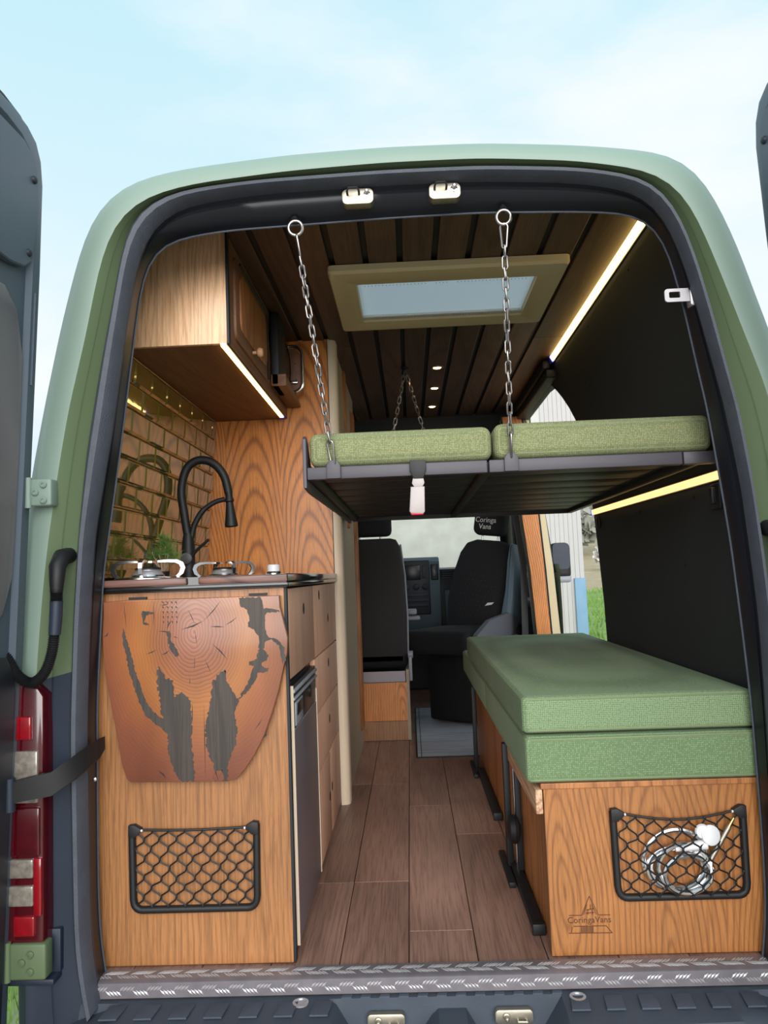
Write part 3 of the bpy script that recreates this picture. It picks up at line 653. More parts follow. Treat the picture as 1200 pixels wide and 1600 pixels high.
# aluminium chequer plate sill
sp = part('sill_plate', MB().prism([(.100, .0015), (.100, .0035), (.048, .0035), (.044, .001), (.042, -.032), (.039, -.032), (.040, .002), (.046, .0055), (.100, .0055)][::1], 'x', -.795, .835), ALUP, van)
tm = MB()
def lozenge(c, u, n, L=.014, W=.0032, H=.0016):
    u = Vector(u).normalized(); n = Vector(n); w = u.cross(n); c = Vector(c)
    tm.add([c-u*L, c+w*W, c+u*L, c-w*W, c+n*H+u*L*.4, c+n*H-u*L*.4], [(0, 3, 5), (3, 4, 5), (3, 2, 4), (2, 1, 4), (1, 5, 4), (1, 0, 5)])
x = -.785; k = 0
while x < .815:
    sgn = 1 if k % 2 else -1
    for q in range(4):
        lozenge((x+q*.0085-.012, .064+(k % 2)*.018, .0056), (1, sgn*.9, 0), (0, 0, 1))
        lozenge((x+q*.0085-.012, .0385, -.010-(k % 2)*.010), (1, 0, -sgn*.9), (0, -1, 0), L=.010)
    for q in range(3): lozenge((x+.018+q*.0085-.012, .082-(k % 2)*.018, .0056), (1, -sgn*.9, 0), (0, 0, 1))
    x += .033; k += 1
part('tread_pattern', tm, TREAD, sp, False)['kind'] = 'stuff'

# rear doors, swung open
def rear_door(s, name_lab):
    kx = .0 if s < 0 else -.008
    def W(u, v, w):   # u: towards the camera along the door, v: height, w: out of the inner face
        xe = -.884-.084*max(0, (1.9-v))/1.85                      # hinge edge follows the body side
        x = xe-.045*u+w
        y = -.028-u
        return (x if s < 0 else (.006-x), y, v)
    out = [(0.0, -.25), (0.0, 1.97), (.008, 2.03), (.03, 2.068), (.07, 2.088), (.14, 2.098), (.70, 2.11), (.74, 2.06), (.74, -.25)]
    n = len(out)
    def ring(inset, w):
        c = (.37, .95); return [W(c[0]+(u-c[0])*(1-inset/.37), c[1]+(v-c[1])*(1-inset/1.15), w) for u, v in out]
    def subdiv(pl):
        r = []
        for i in range(len(pl)):
            a, b = pl[i], pl[(i+1) % len(pl)]; k = 10 if abs(a[1]-b[1]) > 1 else 1
            for j in range(k): r.append((a[0]+(b[0]-a[0])*j/k, a[1]+(b[1]-a[1])*j/k))
        return r
    out = subdiv(out)
    mb = MB(); rs = [ring(.012, -.075), ring(0, -.065), ring(0, -.012), ring(.003, -.003), ring(.012, 0), ring(.040, 0), ring(.05, -.012)]
    N_ = len(out); vs = [p for r in rs for p in r]; fs = []
    for i in range(len(rs)-1):
        for k in range(N_): fs.append((i*N_+k, i*N_+(k+1) % N_, (i+1)*N_+(k+1) % N_, (i+1)*N_+k))
    fs.append(tuple(range(N_-1, -1, -1))); fs.append(tuple((len(rs)-1)*N_+k for k in range(N_))); mb.add(vs, fs)
    d = part('rear_door', mb, DOORM, van, True, name_lab)
    def slab(poly, w0, w1, nm, m):
        poly = subdiv(poly); N2 = len(poly); a = [W(u, v, w0) for u, v in poly]; b = [W(u, v, w1-.003) for u, v in poly]
        cu = sum(p[0] for p in poly)/N2; cv = sum(p[1] for p in poly)/N2
        c = [W(cu+(u-cu)*.975, cv+(v-cv)*.98, w1) for u, v in poly]
        m2 = MB().add(a+b+c, [(k, (k+1) % N2, N2+(k+1) % N2, N2+k) for k in range(N2)]+[(N2+k, N2+(k+1) % N2, 2*N2+(k+1) % N2, 2*N2+k) for k in range(N2)]+[tuple(2*N2+k for k in range(N2))])
        return part(nm, m2, m, d, 25)
    slab([(.045, 1.80), (.035, 1.88), (.038, 1.97), (.055, 2.015), (.10, 2.035), (.68, 2.045), (.68, 1.72), (.14, 1.715), (.085, 1.725), (.055, 1.75)], -.012, .006, 'inner_panel', DOORM)
    slab([(.055, .98), (.050, 1.30), (.055, 1.52), (.085, 1.62), (.14, 1.66), (.68, 1.66), (.68, .86), (.14, .86), (.085, .90)], -.012, -.006, 'window_recess', plain('door_glass_reflection', srgb(116, 112, 116), .3))  # lighter grey paints in the reflection on the dark window recess
    slab([(.035, .42), (.035, .72), (.045, .76), (.08, .80), (.68, .80), (.68, -.12), (.06, -.12), (.035, -.05)], -.012, .004, 'inner_panel', DOORP)
    for u, v in ((.058, 1.955), (.072, 1.765)):
        part('trim_clip', MB().lathe([(.010, -.002), (.009, .004), (.005, .007)], W(u, v, .006), (-s, 0, 0), 12), DOORP, d)
    part('upper_seal', MB().tube([W(u, v+.006, -.03) for u, v in ((0.0, 1.99), (.008, 2.045), (.03, 2.082), (.07, 2.103), (.14, 2.113), (.70, 2.125))], .010, 8), DARK, d)
    part('edge_rib', MB().tube([W(.030, v, .002) for v in (1.45, 1.55, 1.68)], .003, 6), DOORM, d)
rear_door(-1, 'open charcoal rear door on the kitchen side'); rear_door(1, 'open charcoal rear door on the bench side')

# ================================================================== KITCHEN
kc = thing('kitchen_cabinet', 'oak kitchen cabinet with beige drawer fronts left of the aisle', 'cabinet', (-.58, .8, 0))
part('end_panel', MB().box(-.86, -.328, .120, .138, 0.004, .934), OAK, kc, False)
part('carcass', MB().box(-.86, -.345, .138, .165, .02, .93).box(-.86, -.345, .66, 1.43, .004, .93).box(-.86, -.345, .165, .66, .69, .93).box(-.86, -.84, .165, .66, .004, .69), WALNUT, kc, False)
part('edge_strip', MB().box(-.328, -.321, .120, .142, .004, .934), DARK, kc, False)
def front(y0, y1, z0, z1, hole, nm):
    d = part(nm, MB().rbox(-.343, -.325, y0+.0015, y1-.0015, z0+.0015, z1-.0015, .0025), OAKY, kc)
    hy, hz = hole
    part('finger_hole', MB().lathe([(.017, -.001), (.017, .0008), (.014, .0012)], (-.325, hy, hz), (1, 0, 0), 16), TAN, d)
front(.145, .700, .690, .932, (.46, .865), 'cupboard_door')
front(.700, 1.432, .690, .932, (1.13, .80), 'drawer')
part('finger_hole', MB().lathe([(.017, -.001), (.017, .0008), (.014, .0012)], (-.325, .86, .895), (1, 0, 0), 16), TAN, kc)
front(.690, 1.432, .505, .688, (1.10, .632), 'drawer')
front(.690, 1.432, .312, .503, (1.08, .425), 'drawer')
front(.690, 1.060, .012, .310, (1.02, .155), 'cupboard_door'); front(1.062, 1.432, .012, .310, (1.10, .17), 'cupboard_door')
# refrigerator built into the cabinet
fg = thing('refrigerator', 'slim grey built-in fridge under the kitchen worktop', 'fridge', (-.5, .41, .004))
part('body', MB().box(-.835, -.346, .170, .655, .004, .685), FRIDGED, fg, False)
fd = part('door', MB().rbox(-.345, -.319, .172, .655, .022, .560, .004, 2), FRIDGE, fg)
part('edge_trim', MB().box(-.345, -.3175, .167, .172, .022, .675), CREAM, fd, False); part('edge_trim', MB().box(-.345, -.3175, .655, .660, .022, .60), CREAM, fd, False)
cp = part('control_panel', MB().prism([(.172, .560), (.655, .560), (.655, .672), (.172, .672)], 'x', -.345, -.320, .003), FRIDGED, fg)
part('top_rail', MB().rbox(-.345, -.314, .172, .655, .655, .664, .002).rbox(-.345, -.314, .172, .655, .636, .643, .002), GREYP, cp)
part('pull_handle', MB().rbox(-.322, -.316, .20, .33, .565, .628, .004), GREYP, cp); part('handle_recess', MB().rbox(-.318, -.3145, .215, .315, .590, .622, .002), FRIDGED, cp)
part('dial', MB().lathe([(.020, 0), (.020, .002), (.016, .003)], (-.320, .52, .612), (1, 0, 0), 18), FRIDGED, cp)
# worktop
ct = thing('worktop', 'dark worktop with burnt wood and black resin edge on the kitchen cabinet', 'worktop', (-.58, .8, .934))
part('board', MB().box(-.865, -.318, .108, 1.435, .936, .9695), RESINB, ct, False)
for x0, x1 in ((-.865, -.575), (-.545, -.314)):
    part('front_edge', MB().rbox(x0, x1, .098, .112, .950, .969, .004, 2), COUNTER, ct)
part('front_edge', MB().rbox(-.320, -.313, .10, 1.436, .950, .9705, .003, 2), RESINB, ct)
part('resin_band', MB().rbox(-.865, -.314, .0995, .112, .9365, .949, .003, 2).rbox(-.321, -.312, .10, 1.436, .9365, .9485, .003, 2), RESINB, ct)
# burnt live-edge folding table hung on the end panel
ft = thing('folding_table', 'live-edge wooden table leaf with dark resin folded down on the oak end panel', 'table', (-.57, .10, .447))
T = lambda u, v: (-.8072+4.2417e-4*u-.75e-5*v, .9473-1.375e-5*u-4.1375e-4*v)
outl = [(40, 78), (190, 66), (600, 56), (1112, 42), (1116, 110), (1140, 210), (1162, 300), (1158, 400), (1138, 470), (1110, 600), (1075, 720), (1020, 880), (960, 1000), (905, 1085), (850, 1152), (780, 1165), (600, 1168), (215, 1172), (190, 1150), (165, 1080), (130, 900), (98, 740), (62, 560), (44, 420), (36, 290), (42, 180)]
part('slab', MB().prism([T(*p) for p in outl], 'y', .094, .1195, .003), SLAB, ft, True)
def jag(poly, amp=5, step=14, seed=1):
    rn = random.Random(seed); out = []
    for i in range(len(poly)):
        a, b = poly[i], poly[(i+1) % len(poly)]; L = math.hypot(b[0]-a[0], b[1]-a[1]); k = max(1, int(L/step))
        for j in range(k):
            t = j/k; out.append((a[0]+(b[0]-a[0])*t+rn.uniform(-amp, amp), a[1]+(b[1]-a[1])*t+rn.uniform(-amp, amp)))
    return out
inl = [
 [(165, 235), (178, 290), (205, 370), (235, 480), (270, 590), (305, 690), (350, 750), (420, 800), (470, 850), (520, 880), (525, 940), (470, 910), (410, 860), (340, 800), (300, 770), (265, 690), (230, 590), (200, 490), (175, 380), (160, 300)],
 [(378, 470), (420, 540), (465, 560), (480, 610), (470, 660), (520, 625), (575, 680), (582, 780), (580, 900), (590, 1020), (602, 1120), (600, 1164), (545, 1164), (515, 1160), (480, 1100), (450, 1040), (440, 950), (430, 860), (400, 760), (385, 660), (372, 560)],
 [(780, 490), (790, 560), (835, 630), (862, 680), (838, 740), (850, 850), (848, 930), (820, 1000), (800, 1080), (795, 1160), (770, 1162), (765, 1080), (745, 1160), (715, 1163), (720, 1070), (695, 1030), (670, 960), (665, 860), (680, 760), (695, 660), (705, 580), (735, 530)],
 [(870, 55), (1000, 52), (1020, 120), (1110, 128), (1112, 140), (1030, 150), (1022, 230), (1040, 290), (1100, 310), (1140, 360), (1150, 440), (1130, 455), (1110, 350), (1060, 312), (1030, 320), (1015, 370), (1045, 410), (1035, 440), (1000, 450), (1010, 480), (1050, 485), (1040, 508), (985, 510), (965, 560), (930, 610), (890, 655), (865, 680), (880, 640), (920, 580), (945, 500), (960, 470), (925, 465), (930, 445), (975, 425), (990, 370), (985, 290), (960, 250), (925, 235), (930, 170), (910, 120), (880, 110)],
 [(425, 265), (450, 260), (455, 310), (480, 350), (505, 405), (480, 415), (450, 370), (440, 320)],
 [(280, 130), (320, 135), (350, 150), (300, 160), (295, 200), (320, 215), (290, 215), (278, 180)],
]
for i, pl in enumerate(inl):
    part('resin_inlay', MB().prism([T(*p) for p in jag(pl, 8 if i in (1, 2) else 5, 11, i)], 'y', .0934-.00012*i, .0946), RESIN, ft, False)
def crack(a, b, w=5):
    dx, dy = b[0]-a[0], b[1]-a[1]; L = math.hypot(dx, dy); nx, ny = -dy/L*w/2, dx/L*w/2; m = ((a[0]+b[0])/2+ny*1.2, (a[1]+b[1])/2+nx)
    return MB().prism([T(*p) for p in (a, (m[0]+nx, m[1]+ny), b, (m[0]-nx*.6, m[1]-ny*.6))], 'y', .0936, .0946)
cracks = [((515, 250), (655, 195), 12), ((655, 195), (760, 70), 7), ((690, 230), (780, 232), 10), ((780, 225), (860, 170), 7), ((705, 335), (800, 435), 10), ((395, 405), (445, 375), 9), ((375, 258), (450, 262), 8), ((350, 70), (350, 250), 5), ((600, 255), (615, 350), 4), ((600, 410), (598, 500), 4), ((660, 430), (700, 520), 5), ((570, 540), (572, 590), 4), ((655, 700), (665, 1150), 6), ((585, 690), (588, 820), 5), ((165, 80), (185, 240), 4), ((45, 295), (75, 262), 9), ((300, 400), (370, 370), 7), ((385, 100), (440, 90), 8), ((460, 190), (430, 250), 10), ((500, 300), (470, 290), 6), ((560, 130), (600, 215), 5), ((1010, 905), (1030, 860), 14), ((955, 860), (1010, 780), 6), ((380, 1100), (430, 1150), 12), ((795, 1150), (770, 1010), 8), ((740, 1160), (715, 1060), 8)]
for r_ in range(5):
    for q in range(4): cracks.append(((395+q*27+r_*3, 75+r_*30), (412+q*27, 92+r_*30), 9))
cm = MB()
for c in cracks: m2 = crack(*c); cm.add(m2.v, m2.f)
part('grain_cracks', cm, DARK, ft, False)
for u in (230, 970):
    a = T(u-50, 68 if u < 500 else 46); b = T(u+60, 60 if u < 500 else 38)
    part('hinge_leaf', MB().box(a[0], b[0], .112, .1195, b[1]-.001, b[1]+.005), DARK, ft, False)

# storage nets
def net_pocket(x0, x1, z0, z1, yf, sag, lab, seed):
    t = thing('storage_net', lab, 'storage net', ((x0+x1)/2, yf, z0))
    w = .0135; r_ = .022
    pth = [(x0+.004, z1-.002), (x0+.006, z0+.035)]+[(p[0], p[1]) for p in arc(x0+.007+r_, z0+.007+r_, r_, 180, 270, 5)]+arc(x1-.007-r_, z0+.007+r_, r_, 270, 360, 5)+[(x1-.006, z0+.035), (x1-.004, z1-.002)]
    mb = MB(); sec = [(-.008, 0), (-.008, -.010), (-.004, -.014), (.004, -.014), (.008, -.010), (.008, 0)]
    rows = []
    for i, p in enumerate(pth):
        a = pth[max(0, i-1)]; b = pth[min(len(pth)-1, i+1)]; dx, dz = b[0]-a[0], b[1]-a[1]; L = math.hypot(dx, dz); nx, nz = -dz/L, dx/L
        rows.append([(p[0]+nx*s_[0], yf+s_[1], p[1]+nz*s_[0]) for s_ in sec])
    mb.grid(rows); part('frame', mb, DARK, t, 50)
    for xx, sg in ((x0, 1), (x1, -1)):
        part('corner_clip', MB().prism([(xx-.002*sg, z1-.025), (xx-.002*sg, z1+.004), (xx+.012*sg, z1+.006), (xx+.030*sg, z1-.004), (xx+.030*sg, z1-.012), (xx+.014*sg, z1-.026)], 'y', yf-.018, yf, .002), DARK, t)
        part('cord_stop', MB().lathe([(.003, 0), (.003, .004)], (xx+.030*sg, yf-.014, z1-.009), (sg, 0, 0), 8), WHITE, t)
    def yb(x, z):      # the net bellies out
        a = (x-x0)/(x1-x0); b = (z-z0)/(z1-z0); return yf-.008-sag[1]*math.sin(PI*max(0, min(1, a)))*math.sin(PI*max(.0, min(1, b*.8+.15)))
    topz = lambda x: z1-.009-sag[0]*math.sin(PI*(x-x0-.03)/(x1-x0-.06)) if x0+.03 < x < x1-.03 else z1-.009
    part('elastic_cord', MB().tube([(x0+.03+(x1-x0-.06)*i/16, yb(x0+.03+(x1-x0-.06)*i/16, z1), topz(x0+.03+(x1-x0-.06)*i/16)) for i in range(17)], .0032, 8), DARK, t)
    rn = random.Random(seed); nc, nr = 7, 4; nodes = {}
    xa, xb, za = x0+.014, x1-.014, z0+.014
    nm = MB(); seg = []
    def node(i, j):    # i along x (half steps 0..2nc), j rows (0..2nr)
        if (i, j) not in nodes:
            x = xa+(xb-xa)*i/(2*nc); zt = topz(min(max(x, x0+.031), x1-.031)); z = za+(zt-za)*j/(2*nr)
            if 0 < i < 2*nc: x += rn.uniform(-.003, .003)
            if 0 < j < 2*nr: z += rn.uniform(-.003, .003)
            nodes[(i, j)] = (x, yb(x, z), z)
        return nodes[(i, j)]
    for j in range(2*nr):
        for i in range(2*nc+1):
            if (i+j) % 2: continue
            for di in (-1, 1):
                if 0 <= i+di <= 2*nc: seg.append((node(i, j), node(i+di, j+1)))
    for a, b in seg:
        a, b = Vector(a), Vector(b); d = b-a; q1 = a+Vector((d.x*.12, d.y*.2, d.z*.28)); q2 = b-Vector((d.x*.12, d.y*.2, d.z*.28))
        nm.tube([a, q1, q2, b], .0021, 5, cap=False)
    for (i, j), p in nodes.items():
        nm.lathe([(.0012, -.003), (.0030, -.001), (.0030, .001), (.0012, .003)], p, (0, 0, 1), 6)
    part('netting', nm, DARK, t)
net_pocket(-.734, -.408, .134, .346, .1195, (.003, .006), 'empty black storage net below the folded table leaf', 3)
net_pocket(.476, .803, .134, .352, .1195, (.016, .030), 'black storage net holding a shower hose on the bench end', 5)

# tiled splashback
bs = thing('tile_splashback', 'olive glazed metro tile splashback on the left wall behind the hob', 'splashback', (-.86, .8, .97))
zb0, zb1 = .9705, 1.672
part('grout_bed', MB().prism([(XWL(zb0)-.004, zb0), (XWL(zb1)-.004, zb1), (XWL(zb1)+.003, zb1), (XWL(zb0)+.003, zb0)], 'y', .16, 1.438), GROUT, bs, False)
lean = math.atan(.082); TH, TW = .0775, .154
def tilemesh(w, h):
    a, b = w/2-.0012, h/2-.0012; i = .0075; t = .0090; e = .0015
    return mesh('tile', MB().add([(0, -a, -b), (0, a, -b), (0, a, b), (0, -a, b), (e, -a, -b), (e, a, -b), (e, a, b), (e, -a, b), (t, -a+i, -b+i), (t, a-i, -b+i), (t, a-i, b-i), (t, -a+i, b-i)],
       [(0, 1, 5, 4), (1, 2, 6, 5), (2, 3, 7, 6), (3, 0, 4, 7), (4, 5, 9, 8), (5, 6, 10, 9), (6, 7, 11, 10), (7, 4, 8, 11), (8, 9, 10, 11)]), TILE, False)
cache = {}
z = zb1-.022; row = 0; hcur = .0775
rowsz = [(zb1-.010, .020)]+[(zb1-.020-TH*(k+.5), TH) for k in range(8)]
zrem = zb1-.020-TH*8-zb0
if zrem > .012: rowsz.append((zb0+zrem/2, zrem))
for r_, (zc, h) in enumerate(rowsz):
    y = 1.438-(TW/2 if r_ % 2 else TW); first = True; edges = [1.438]
    while y > .17: edges.append(y); y -= TW
    edges.append(.165)
    for y1, y0 in zip(edges, edges[1:]):
        w = y1-y0
        if w < .012: continue
        key = (round(w, 3), round(h, 3))
        if key not in cache: cache[key] = tilemesh(w, h)
        put('tile', cache[key], bs, (XWL(zc)+.003, (y0+y1)/2, zc), (0, lean+random.uniform(-.004, .004), random.uniform(-.004, .004)))

# hob burners
def burner(cx, cy, s, rotz, lab):
    t = thing('gas_burner', lab, 'gas burner', (cx, cy, .9695), 'gas burners on the worktop'); z0 = .9695
    part('base_plate', MB().lathe([(.100*s, 0), (.100*s, .003), (.094*s, .006), (.050*s, .008), (.048*s, .012)], (cx, cy, z0), seg=32), CHROME, t)
    part('burner_body', MB().lathe([(.046*s, .008), (.044*s, .016), (.036*s, .024), (.036*s, .027)], (cx, cy, z0), seg=28), ALU, t)
    part('burner_cap', MB().lathe([(.039*s, .027), (.039*s, .031), (.030*s, .034), (.010*s, .035)], (cx, cy, z0), seg=28), DARK, t)
    for k in range(4):
        a = rotz+k*PI/2; d = Vector((math.cos(a), math.sin(a), 0)); w = Vector((-d.y, d.x, 0)); o = Vector((cx, cy, z0))
        prof = [(.030, .052), (.060, .054), (.088, .053), (.106, .045), (.112, .030), (.106, .014), (.094, .006), (.084, .007), (.094, .016), (.099, .030), (.094, .040), (.082, .045), (.060, .047), (.030, .047)]
        vs = [o+d*(r*s)+Vector((0, 0, h))+w*q for q in (-.005, .005) for r, h in prof]; n = len(prof)
        part('pan_support', MB().add(vs, [tuple(range(n)), tuple(range(2*n-1, n-1, -1))]+[(i, (i+1) % n, n+(i+1) % n, n+i) for i in range(n)]), CHROME, t, False)
burner(-.735, .275, .92, .12, 'chrome gas burner at the near left corner of the worktop')
burner(-.632, .74, .98, .55, 'chrome gas burner in front of the oak partition, right of the tap')
kn = thing('hob_knob', 'white and chrome round hob knob near the aisle edge of the worktop', 'knob', (-.462, .74, .9695))
part('collar', MB().lathe([(.026, 0), (.026, .008), (.021, .014)], (-.462, .74, .9695)), CHROME, kn)
part('cap', MB().lathe([(.021, .014), (.021, .034), (.018, .037)], (-.462, .74, .9695)), WHITE, kn)
# tap
fa = thing('kitchen_tap', 'black kitchen tap with arched hose and pull-down spray head', 'tap', (-.80, .90, .9695))
part('body', MB().lathe([(.027, 0), (.027, .010), (.024, .014), (.024, .115), (.020, .150), (.016, .165)], (-.80, .90, .9695)), DARK, fa)
part('hose', MB().tube(spline([(-.801, .90, 1.125), (-.812, .90, 1.20), (-.822, .90, 1.29), (-.805, .90, 1.365), (-.770, .90, 1.398), (-.728, .90, 1.400), (-.690, .90, 1.378), (-.662, .90, 1.335), (-.648, .90, 1.275)], 6), .0155, 14), DARK, fa)
sh = part('spray_head', MB().lathe([(.0135, 0), (.0135, -.022), (.017, -.030), (.017, -.036), (.013, -.040), (.017, -.075), (.0235, -.120), (.0235, -.128), (.018, -.130)], (-.648, .90, 1.282), (-.06, 0, 1), 20), DARK, fa)
part('support_arm', MB().tube(spline([(-.788, .90, 1.118), (-.776, .90, 1.165), (-.745, .90, 1.215), (-.700, .90, 1.245), (-.664, .90, 1.254)], 6), [.0105]*13+[.009]*12, 10), DARK, fa)
part('joint', MB().lathe([(.021, 0), (.021, .012), (.018, .014)], (-.800, .878, 1.043), (0, -1, 0), 20), FRAMEM, fa)
part('lever', MB().tube([(-.788, .885, 1.048), (-.76, .88, 1.075), (-.718, .872, 1.108)], [.0062, .0056, .0050], 8), DARK, fa)
# pine sprig
ps = thing('pine_sprig', 'small green pine sprig with bare twigs between hob and tap', 'plant', (-.800, .60, .9695))
part('pot', MB().lathe([(.018, 0), (.024, .022), (.024, .026), (.020, .026), (.018, .020)], (-.800, .60, .9695)), DARK, ps)
rn = random.Random(4); tw = MB(); nd = MB()
for k in range(9):
    a = rn.uniform(-.55, .55); b = rn.uniform(-.4, .4); L = rn.uniform(.05, .085); p0 = Vector((-.800, .60, .985)); d = Vector((math.sin(a), math.sin(b), 1)).normalized()
    tw.tube([p0, p0+d*L*.6, p0+d*L+Vector((rn.uniform(-.006, .006), 0, 0))], [.0026, .0022, .0016], 5)
for (ox, oz, n, sp) in ((-.785, 1.07, 220, .055), (-.826, 1.055, 130, .040), (-.762, 1.055, 110, .036), (-.79, 1.11, 110, .045)):
    for k in range(n):
        a = rn.uniform(0, 2*PI); e = rn.uniform(-.2, 1.3); d = Vector((math.cos(a)*math.cos(e), math.sin(a)*math.cos(e), math.sin(e))); o = Vector((ox, .60, oz-.02))+Vector((rn.uniform(-1, 1), rn.uniform(-1, 1), rn.uniform(-1, 1)))*.016
        w = d.orthogonal().normalized()*.0011; L = sp*rn.uniform(.6, 1.1); nd.add([o-w, o+w, o+d*L, o+d.cross(w)*.9], [(0, 1, 2), (1, 3, 2), (3, 0, 2)])
part('twigs', tw, TWIG, ps); part('needles', nd, NEEDLE, ps, False)['kind'] = 'stuff'

# overhead cabinet
uc = thing('overhead_cabinet', 'oak overhead cabinet fixed to the left wall above the splashback', 'cabinet', (-.65, .9, 1.665))
xl0, xl1 = XWL(1.665)+.004, XWL(1.99)+.004
part('end_panel', MB().prism([(-.510, 1.655), (-.510, 1.992), (-.70, 1.992), (-.745, 1.972), (-.775, 1.93), (xl0+.01, 1.80), (xl0, 1.655)], 'y', .330, .346, .001), OAKU, uc)
part('bottom_board', MB().box(xl0, -.512, .346, 1.435, 1.655, 1.668), WALNUT, uc, False)
part('face_frame', MB().box(-.524, -.507, .346, 1.435, 1.656, 1.70).box(-.524, -.507, .346, 1.435, 1.955, 1.992).box(-.524, -.507, .346, .42, 1.70, 1.955).box(-.524, -.507, .95, 1.02, 1.70, 1.955).box(-.524, -.507, 1.40, 1.435, 1.70, 1.955), WALNUT, uc, False)
part('edge_strip', MB().box(-.510, -.503, .328, .348, 1.655, 1.992), DARK, uc, False)
dr = part('door', MB().prism(rrect(.415, .955, 1.695, 1.960, .03), 'x', -.520, -.499, .004), WALNUT, uc)
part('door_panel', MB().prism(rrect(.465, .905, 1.735, 1.925, .04), 'x', -.501, -.494, .003), OAKS, dr)
part('knob', MB().lathe([(.006, 0), (.006, .012), (.015, .018), (.017, .026), (.013, .034), (.005, .036)], (-.499, .660, 1.722), (1, 0, 0), 16), KNOBW, dr)
part('arched_trim', MB().tube([(-.500, y, z) for y, z in [(.93, 1.70)]+arc(.88, 1.90, .05, 0, 90, 6)+[(.47, 1.95)]], .007, 6), DARK, dr)
# dark fitting with chrome loop at the far end of the overhead cabinet
wf = thing('wall_fitting', 'black fitting with a rounded chrome loop beside the overhead cabinet', 'wall fitting', (-.47, 1.25, 1.70))
part('case', MB().rbox(-.506, -.470, 1.03, 1.20, 1.70, 1.99, .008, 2), DARK, wf)
part('base', MB().prism([(1.03, 1.70), (1.42, 1.70), (1.42, 1.715), (1.05, 1.745), (1.03, 1.745)], 'x', -.506, -.445, .004), WALNUT, wf)
lp = [(p[0], 1.36, p[1]) for p in rrect(-.516, -.424, 1.752, 1.955, .042, 6)]
part('chrome_loop', MB().tube(lp, .0065, 8, closed=True), CHROME, wf)
part('backplate', MB().prism(rrect(-.506, -.434, 1.762, 1.945, .034), 'y', 1.365, 1.380, .002), WALNUT, wf)
part('wire', MB().tube(spline([(-.52, 1.34, 2.00), (-.495, 1.33, 1.97), (-.480, 1.34, 1.92), (-.475, 1.345, 1.85), (-.480, 1.35, 1.79)], 6), .003, 6), DARK, wf)
for k in range(4):
    part('stud', MB().lathe([(.004, 0), (.003, .003)], (-.455, 1.365, 1.81+.034*k), (0, -1, 0), 8), CHROME, wf)
part('clip', MB().rbox(-.495, -.445, 1.345, 1.363, 1.788, 1.800, .003), CHROME, wf)

# ================================================================== LED strips and spots
def led(name, a, b, w, mat, lab, up, n=(0, 0, -1)):
    t = thing(name, lab, 'light strip', a); a, b = Vector(a), Vector(b); d = (b-a).normalized(); n = Vector(n).normalized(); s = d.cross(n)
    def bar(o, h, ww, a=a, b=b):
        vs = [p+s*q*ww+n*k for p in (a, b) for q, k in ((-1, o), (1, o), (1, o+h), (-1, o+h))]
        return MB().add(vs, [(0, 1, 2, 3), (7, 6, 5, 4), (0, 4, 5, 1), (1, 5, 6, 2), (2, 6, 7, 3), (3, 7, 4, 0)])
    part('channel', bar(-.004, .004, w*1.25), ALU, t, False); part('diffuser', bar(.0005, .004, w), mat, t, False)
    part('end_cap', bar(-.004, .009, w*1.2, b, b+d*.012), BLUEL, t, False)
led('light_strip', (-.520, .325, 1.650), (-.520, 1.36, 1.650), .008, LED, 'warm light strip along the bottom edge of the overhead cabinet', None)
n1 = Vector((-1, 0, -.55)).normalized()
led('light_strip', (.742, .30, 1.985), (.742, 1.86, 1.985), .013, LED, 'warm light strip where the dark wall meets the plank ceiling', None, n1)
led('light_strip', (XWR(1.19)-.008, .16, 1.19), (XWR(1.20)-.008, 1.63, 1.203), .011, LED2, 'amber light strip on the dark wall under the upper bunk', None, (-1, 0, -.15))
for k, (y, w) in enumerate(((1.977, 'nearest'), (2.41, 'middle'), (2.89, 'farthest'))):
    t = thing('ceiling_spotlight', w+' of the three small warm spotlights in the plank ceiling', 'spotlight', (.183, y, 2.0), 'ceiling spotlights')
    part('rim', MB().lathe([(.034, .001), (.034, -.003), (.026, -.005), (.022, -.002)], (.183, y, 2.0), seg=24), BRASS, t)
    part('bulb', MB().lathe([(.021, -.001), (.018, -.004), (.006, -.005)], (.183, y, 2.0), seg=20), SPOT, t)

